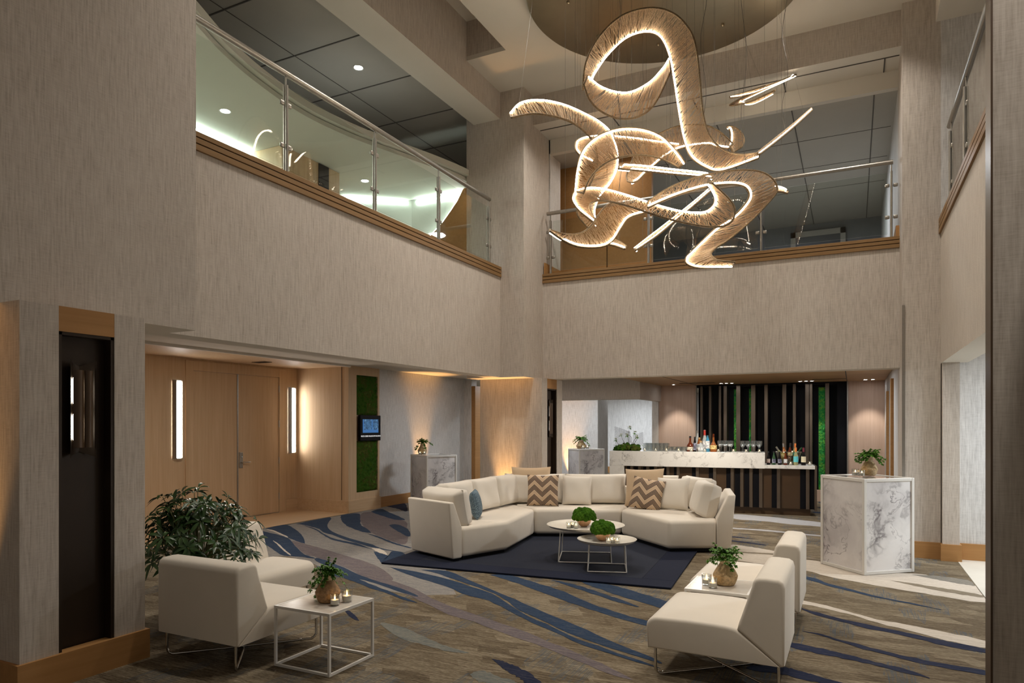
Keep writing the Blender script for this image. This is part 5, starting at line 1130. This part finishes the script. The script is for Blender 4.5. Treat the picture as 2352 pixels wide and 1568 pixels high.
# ------------------------------------------------------------------ wall lights
def winged_sconce(loc, label, s=1.0):
    # on a +x facing niche: z up, y across
    t = thing('winged_wall_sconce', label, 'wall light', loc, 0, 'winged bronze sconces')
    def curve(P, z0, z1, th=.003, flare=0):
        m = MB(); Q = catmull([(a, b, 0) for a, b in P], 14); rings = []
        f = [(p.x, p.y) for p in Q]; o = []
        for i, p in enumerate(Q):
            d = (Q[min(i+1, 14)]-Q[max(i-1, 0)]).normalized(); o.append((p.x-d.y*th, p.y+d.x*th))
        top = [z1+flare*abs(i/14-.0 if flare > 0 else 1-i/14) for i in range(15)]
        poly = f+o[::-1]; zs = top+top[::-1]; return MB().prism(poly, [z0-(z-z1) for z in zs], zs)
    h = .30
    obj('back_wing', curve([(.055, -.082), (.028, -.060), (.012, -.03), (.006, 0)][::-1], -h+.03, h-.03, flare=.04), M['bronze'], t, smooth=60)
    obj('back_wing', curve([(.055, .082), (.028, .060), (.012, .03), (.006, 0)][::-1], -h+.03, h-.03, flare=.04), M['bronze'], t, smooth=60)
    obj('shield', curve([(.050, -.062), (.066, -.045), (.068, -.02), (.052, .004)], -.245, .245), M['bronze2'], t, smooth=60)
    obj('shield', curve([(.046, .004), (.066, .02), (.066, .045), (.048, .064)], -.245, .245), M['bronze2'], t, smooth=60)
    for z in (.115, -.115): obj('lamp', MB().ball((.036, -.052, z), (.010, .010, .085), 10, 10), M['sconceled'], t, smooth=180)
    obj('mount', bx(-.0, -.02, -.2, .02, .02, .2), M['bronze'], t)
winged_sconce((-4.434, 2.665, 1.70), 'dark bronze winged sconce in the tall niche of the near left pier')
winged_sconce((-4.407, 10.11, 1.70), 'dark bronze winged sconce in the niche of the far pier behind the sofa')
def linear(y, label):
    t = thing('linear_wall_light', label, 'wall light', (-9.375, y, 1.68), 0, 'vertical linear lights beside the doors')
    rr = .085
    def half(r0, z0, z1, a0=-PI/2, a1=PI/2, th=.006):
        P = [(r0*cos(a0+(a1-a0)*i/16)*.9, r0*sin(a0+(a1-a0)*i/16)) for i in range(17)]; Q = [(x*(1-th/r0), y_*(1-th/r0)) for x, y_ in P]
        return MB().prism(P+Q[::-1], z0, z1)
    obj('diffuser', MB().prism([(.0, -.042), (.062, -.042), (.073, -.02), (.076, 0), (.073, .02), (.062, .042), (.0, .042)], -.585, .585), M['ledcool'], t)
    obj('side_cover', half(rr, -.60, .60, -PI/2, -PI/5), M['steel'], t, smooth=60)
    obj('side_cover', half(rr, -.60, .60, PI/5, PI/2), M['steel'], t, smooth=60)
    for z in (-.61, .60): obj('end_cap', MB().prism([(.0, -.088)]+[(.08*cos(a), .088*sin(a)) for a in [(-PI/2+PI*i/14) for i in range(15)]]+[(.0, .088)], z, z+.012), M['steel'], t)
linear(7.14, 'tall vertical linear wall light left of the double doors')
linear(9.55, 'tall vertical linear wall light right of the double doors')
# ------------------------------------------------------------------ downlights and vents
def downlight(loc, label, r=.055, group='recessed downlights'):
    t = thing('downlight', label, 'downlight', loc, 0, group)
    obj('trim_ring', MB().lathe([(r, .0), (r*1.28, -.004), (r*1.3, 0), (r*1.3, .006), (r, .006)], 24), M['whitemetal'], t, smooth=50)
    obj('lens', MB().lathe([(0, -.001), (r, -.001), (r, .004), (0, .004)], 24), M['lens'], t)
downlight((-6.07, 7.43, 6.492), 'downlight shining in the grey ceiling above the left balcony')
downlight((-6.92, 5.94, 5.459), 'downlight in the curved white ceiling seen through the left glass')
downlight((-6.92, 8.63, 5.459), 'downlight in the curved white ceiling farther along the balcony')
downlight((-7.55, 14.6, 2.665), 'downlight in the corridor ceiling past the grey wall', .08)
downlight((-6.9, 19.2, 2.665), 'downlight left of two in the far room ceiling behind the arrangement', .09)
downlight((-5.6, 17.8, 2.665), 'downlight right of two in the far room ceiling behind the arrangement', .09)
for s, nm in ((-3.59, 'over the left blush panel'), (-2.56, 'left of three above the moss strip'), (-2.45, 'middle of three above the moss strip'), (-2.34, 'right of three above the moss strip'), (-.98, 'left of three above the wine bottles'), (-.87, 'middle of three above the wine bottles'), (-.76, 'right of three above the wine bottles'), (.215, 'left of two over the right blush panel'), (.345, 'right of two over the right blush panel')):
    downlight((s, 15.25, 2.494), 'small bar downlight '+nm, .035, 'small downlights over the bar')
def vent(x, y, z, w, d, label, n):
    t = thing('air_vent', label, 'air vent', (x, y, z)); obj('vent_frame', multi([(-w/2, -d/2, -.004, w/2, -d/2+.012, .004), (-w/2, d/2-.012, -.004, w/2, d/2, .004), (-w/2, -d/2, -.004, -w/2+.012, d/2, .004), (w/2-.012, -d/2, -.004, w/2, d/2, .004)]), M['slat'], t)
    obj('vent_slats', multi([(-w/2+.012+k*(w-.03)/n, -d/2+.01, -.003, -w/2+.012+k*(w-.03)/n+.012, d/2-.01, .003) for k in range(n)]), M['bronze'], t)
vent(-8.86, 8.35, 2.644, .30, .16, 'small slotted air vent in the wood ceiling over the doors', 7)
vent(-3.0, 14.9, 2.494, .75, .12, 'slotted air vent in the bar ceiling left of the slats', 22)
vent(-.42, 14.8, 2.494, .62, .06, 'thin air vent in the bar ceiling above the wine bottles', 14)

# ------------------------------------------------------------------ lights
def area(name, loc, size, power, color=(1, .9, .78), rot=(0, 0, 0), shape='DISK', spread=PI):
    l = bpy.data.lights.new(name, 'AREA'); l.shape = shape; l.energy = power; l.color = color
    if shape in ('RECTANGLE',): l.size, l.size_y = size
    else: l.size = size
    l.spread = spread
    o = bpy.data.objects.new(name, l); C.objects.link(o); o.location = loc; o.rotation_euler = rot; return o
def spot(name, loc, target, power, angle, color=(1, .9, .78), blend=.6, radius=.05):
    l = bpy.data.lights.new(name, 'SPOT'); l.energy = power; l.color = color; l.spot_size = math.radians(angle); l.spot_blend = blend; l.shadow_soft_size = radius
    o = bpy.data.objects.new(name, l); C.objects.link(o); o.location = loc
    o.rotation_euler = (Vector(target)-Vector(loc)).to_track_quat('-Z', 'Y').to_euler(); return o
WARM = (1, .86, .68); NEU = (1, .93, .84); COOL = (.86, .93, 1); AMB = (1, .52, .18)
# fill lamps added under the hall ceiling (mostly above the frame)
for x, y, p in ((-3.4, 4.6, 22), (-.6, 4.6, 18), (-3.8, 6.8, 40), (.2, 6.9, 30), (-3.4, 8.9, 30), (-.2, 8.9, 28)):
    area('hall_fill', (x, y, 6.70), .30, p, NEU, spread=2.0)
# alcove and corridor
area('corridor_light', (-6.6, 6.2, 2.64), .3, 34, NEU); area('corridor_light', (-6.0, 11.6, 2.64), .3, 28, COOL); area('corridor_light', (-7.5, 15.2, 2.64), .25, 30, COOL)  # second lamp is added to brighten the far left marble plinth
area('corridor_light', (-8.5, 19, 2.64), .5, 60, COOL)
# amber washers on the piers and walls
spot('amber_uplight', (-8.08, 12.05, .10), (-8.17, 12.1, 2.3), 420, 40, AMB, 1, .03)
spot('amber_uplight', (-4.97, 9.60, .12), (-4.95, 9.68, 2.2), 330, 40, AMB, 1, .03)
spot('amber_uplight', (-4.85, 2.16, .10), (-4.8, 2.25, 2.2), 260, 44, AMB, 1, .03)
spot('amber_uplight', (-6.6, 16.48, .10), (-6.6, 16.57, 2.1), 380, 44, AMB, 1, .03)
# bar
for x, p, w_ in ((-3.59, 34, -3.6), (-2.45, 26, -2.40), (-.87, 26, -.60), (.28, 34, .28)):
    spot('bar_downlight', (x, 15.22, 2.46), (w_, 15.72, .6), p*1.5, 62, NEU)
area('bar_ceiling_light', (-2.2, 11.6, 2.47), .4, 60, NEU); area('bar_ceiling_light', (-.4, 12.6, 2.47), .3, 18, COOL)
area('far_room_light', (-5.9, 20, 2.62), .6, 90, COOL); area('far_room_light', (-5.6, 15.2, 2.62), .4, 30, COOL)
# balconies
spot('balcony_downlight', (-6.07, 7.43, 6.45), (-6.07, 7.43, 4), 40, 110, COOL)
for y in (5.94, 8.63): spot('balcony_downlight', (-6.92, y, 5.43), (-6.92, y, 4), 36, 120, NEU)
area('upper_room_light', (-1.2, 13.2, 5.95), .6, 60, COOL); area('upper_room_light', (-3.6, 10.7, 5.98), .2, 7, NEU); area('upper_left_fill', (-6.6, 2.6, 5.43), .5, 26, NEU)  # last lamp is a fill added to brighten the left balcony
area('right_corridor_light', (3.0, 8.7, 2.55), .6, 120, COOL)
spot('near_wall_fill', (1.2, 1.9, 6.3), (1.3, 3.62, 2.2), 330, 60, NEU)  # spot added out of view to lighten the near right wall
# ambience of the unseen rooms behind the camera
w = bpy.data.worlds.new('World'); bpy.context.scene.world = w; w.use_nodes = True
bgn = w.node_tree.nodes['Background']; bgn.inputs['Color'].default_value = (1, .90, .78, 1); bgn.inputs['Strength'].default_value = .14

# ------------------------------------------------------------------ camera
cd_ = bpy.data.cameras.new('Camera'); cam = bpy.data.objects.new('Camera', cd_); C.objects.link(cam)
cd_.sensor_width = 36; cd_.lens = 24; cd_.shift_y = (975-784)/2352; cd_.clip_start = .05
cam.location = (0, 0, 1.6); cam.rotation_euler = (PI/2, 0, math.atan2(.4472, .8944))
sc = bpy.context.scene; sc.camera = cam
sc.view_settings.view_transform = 'Standard'; sc.view_settings.look = 'None'; sc.view_settings.gamma = 1; sc.view_settings.exposure = .22
sc.cycles.max_bounces = 8; sc.cycles.diffuse_bounces = 4; sc.cycles.glossy_bounces = 4; sc.cycles.transmission_bounces = 6; sc.cycles.transparent_max_bounces = 16
sc.cycles.caustics_reflective = False; sc.cycles.caustics_refractive = False; sc.cycles.sample_clamp_indirect = 6
sc.cycles.use_denoising = True
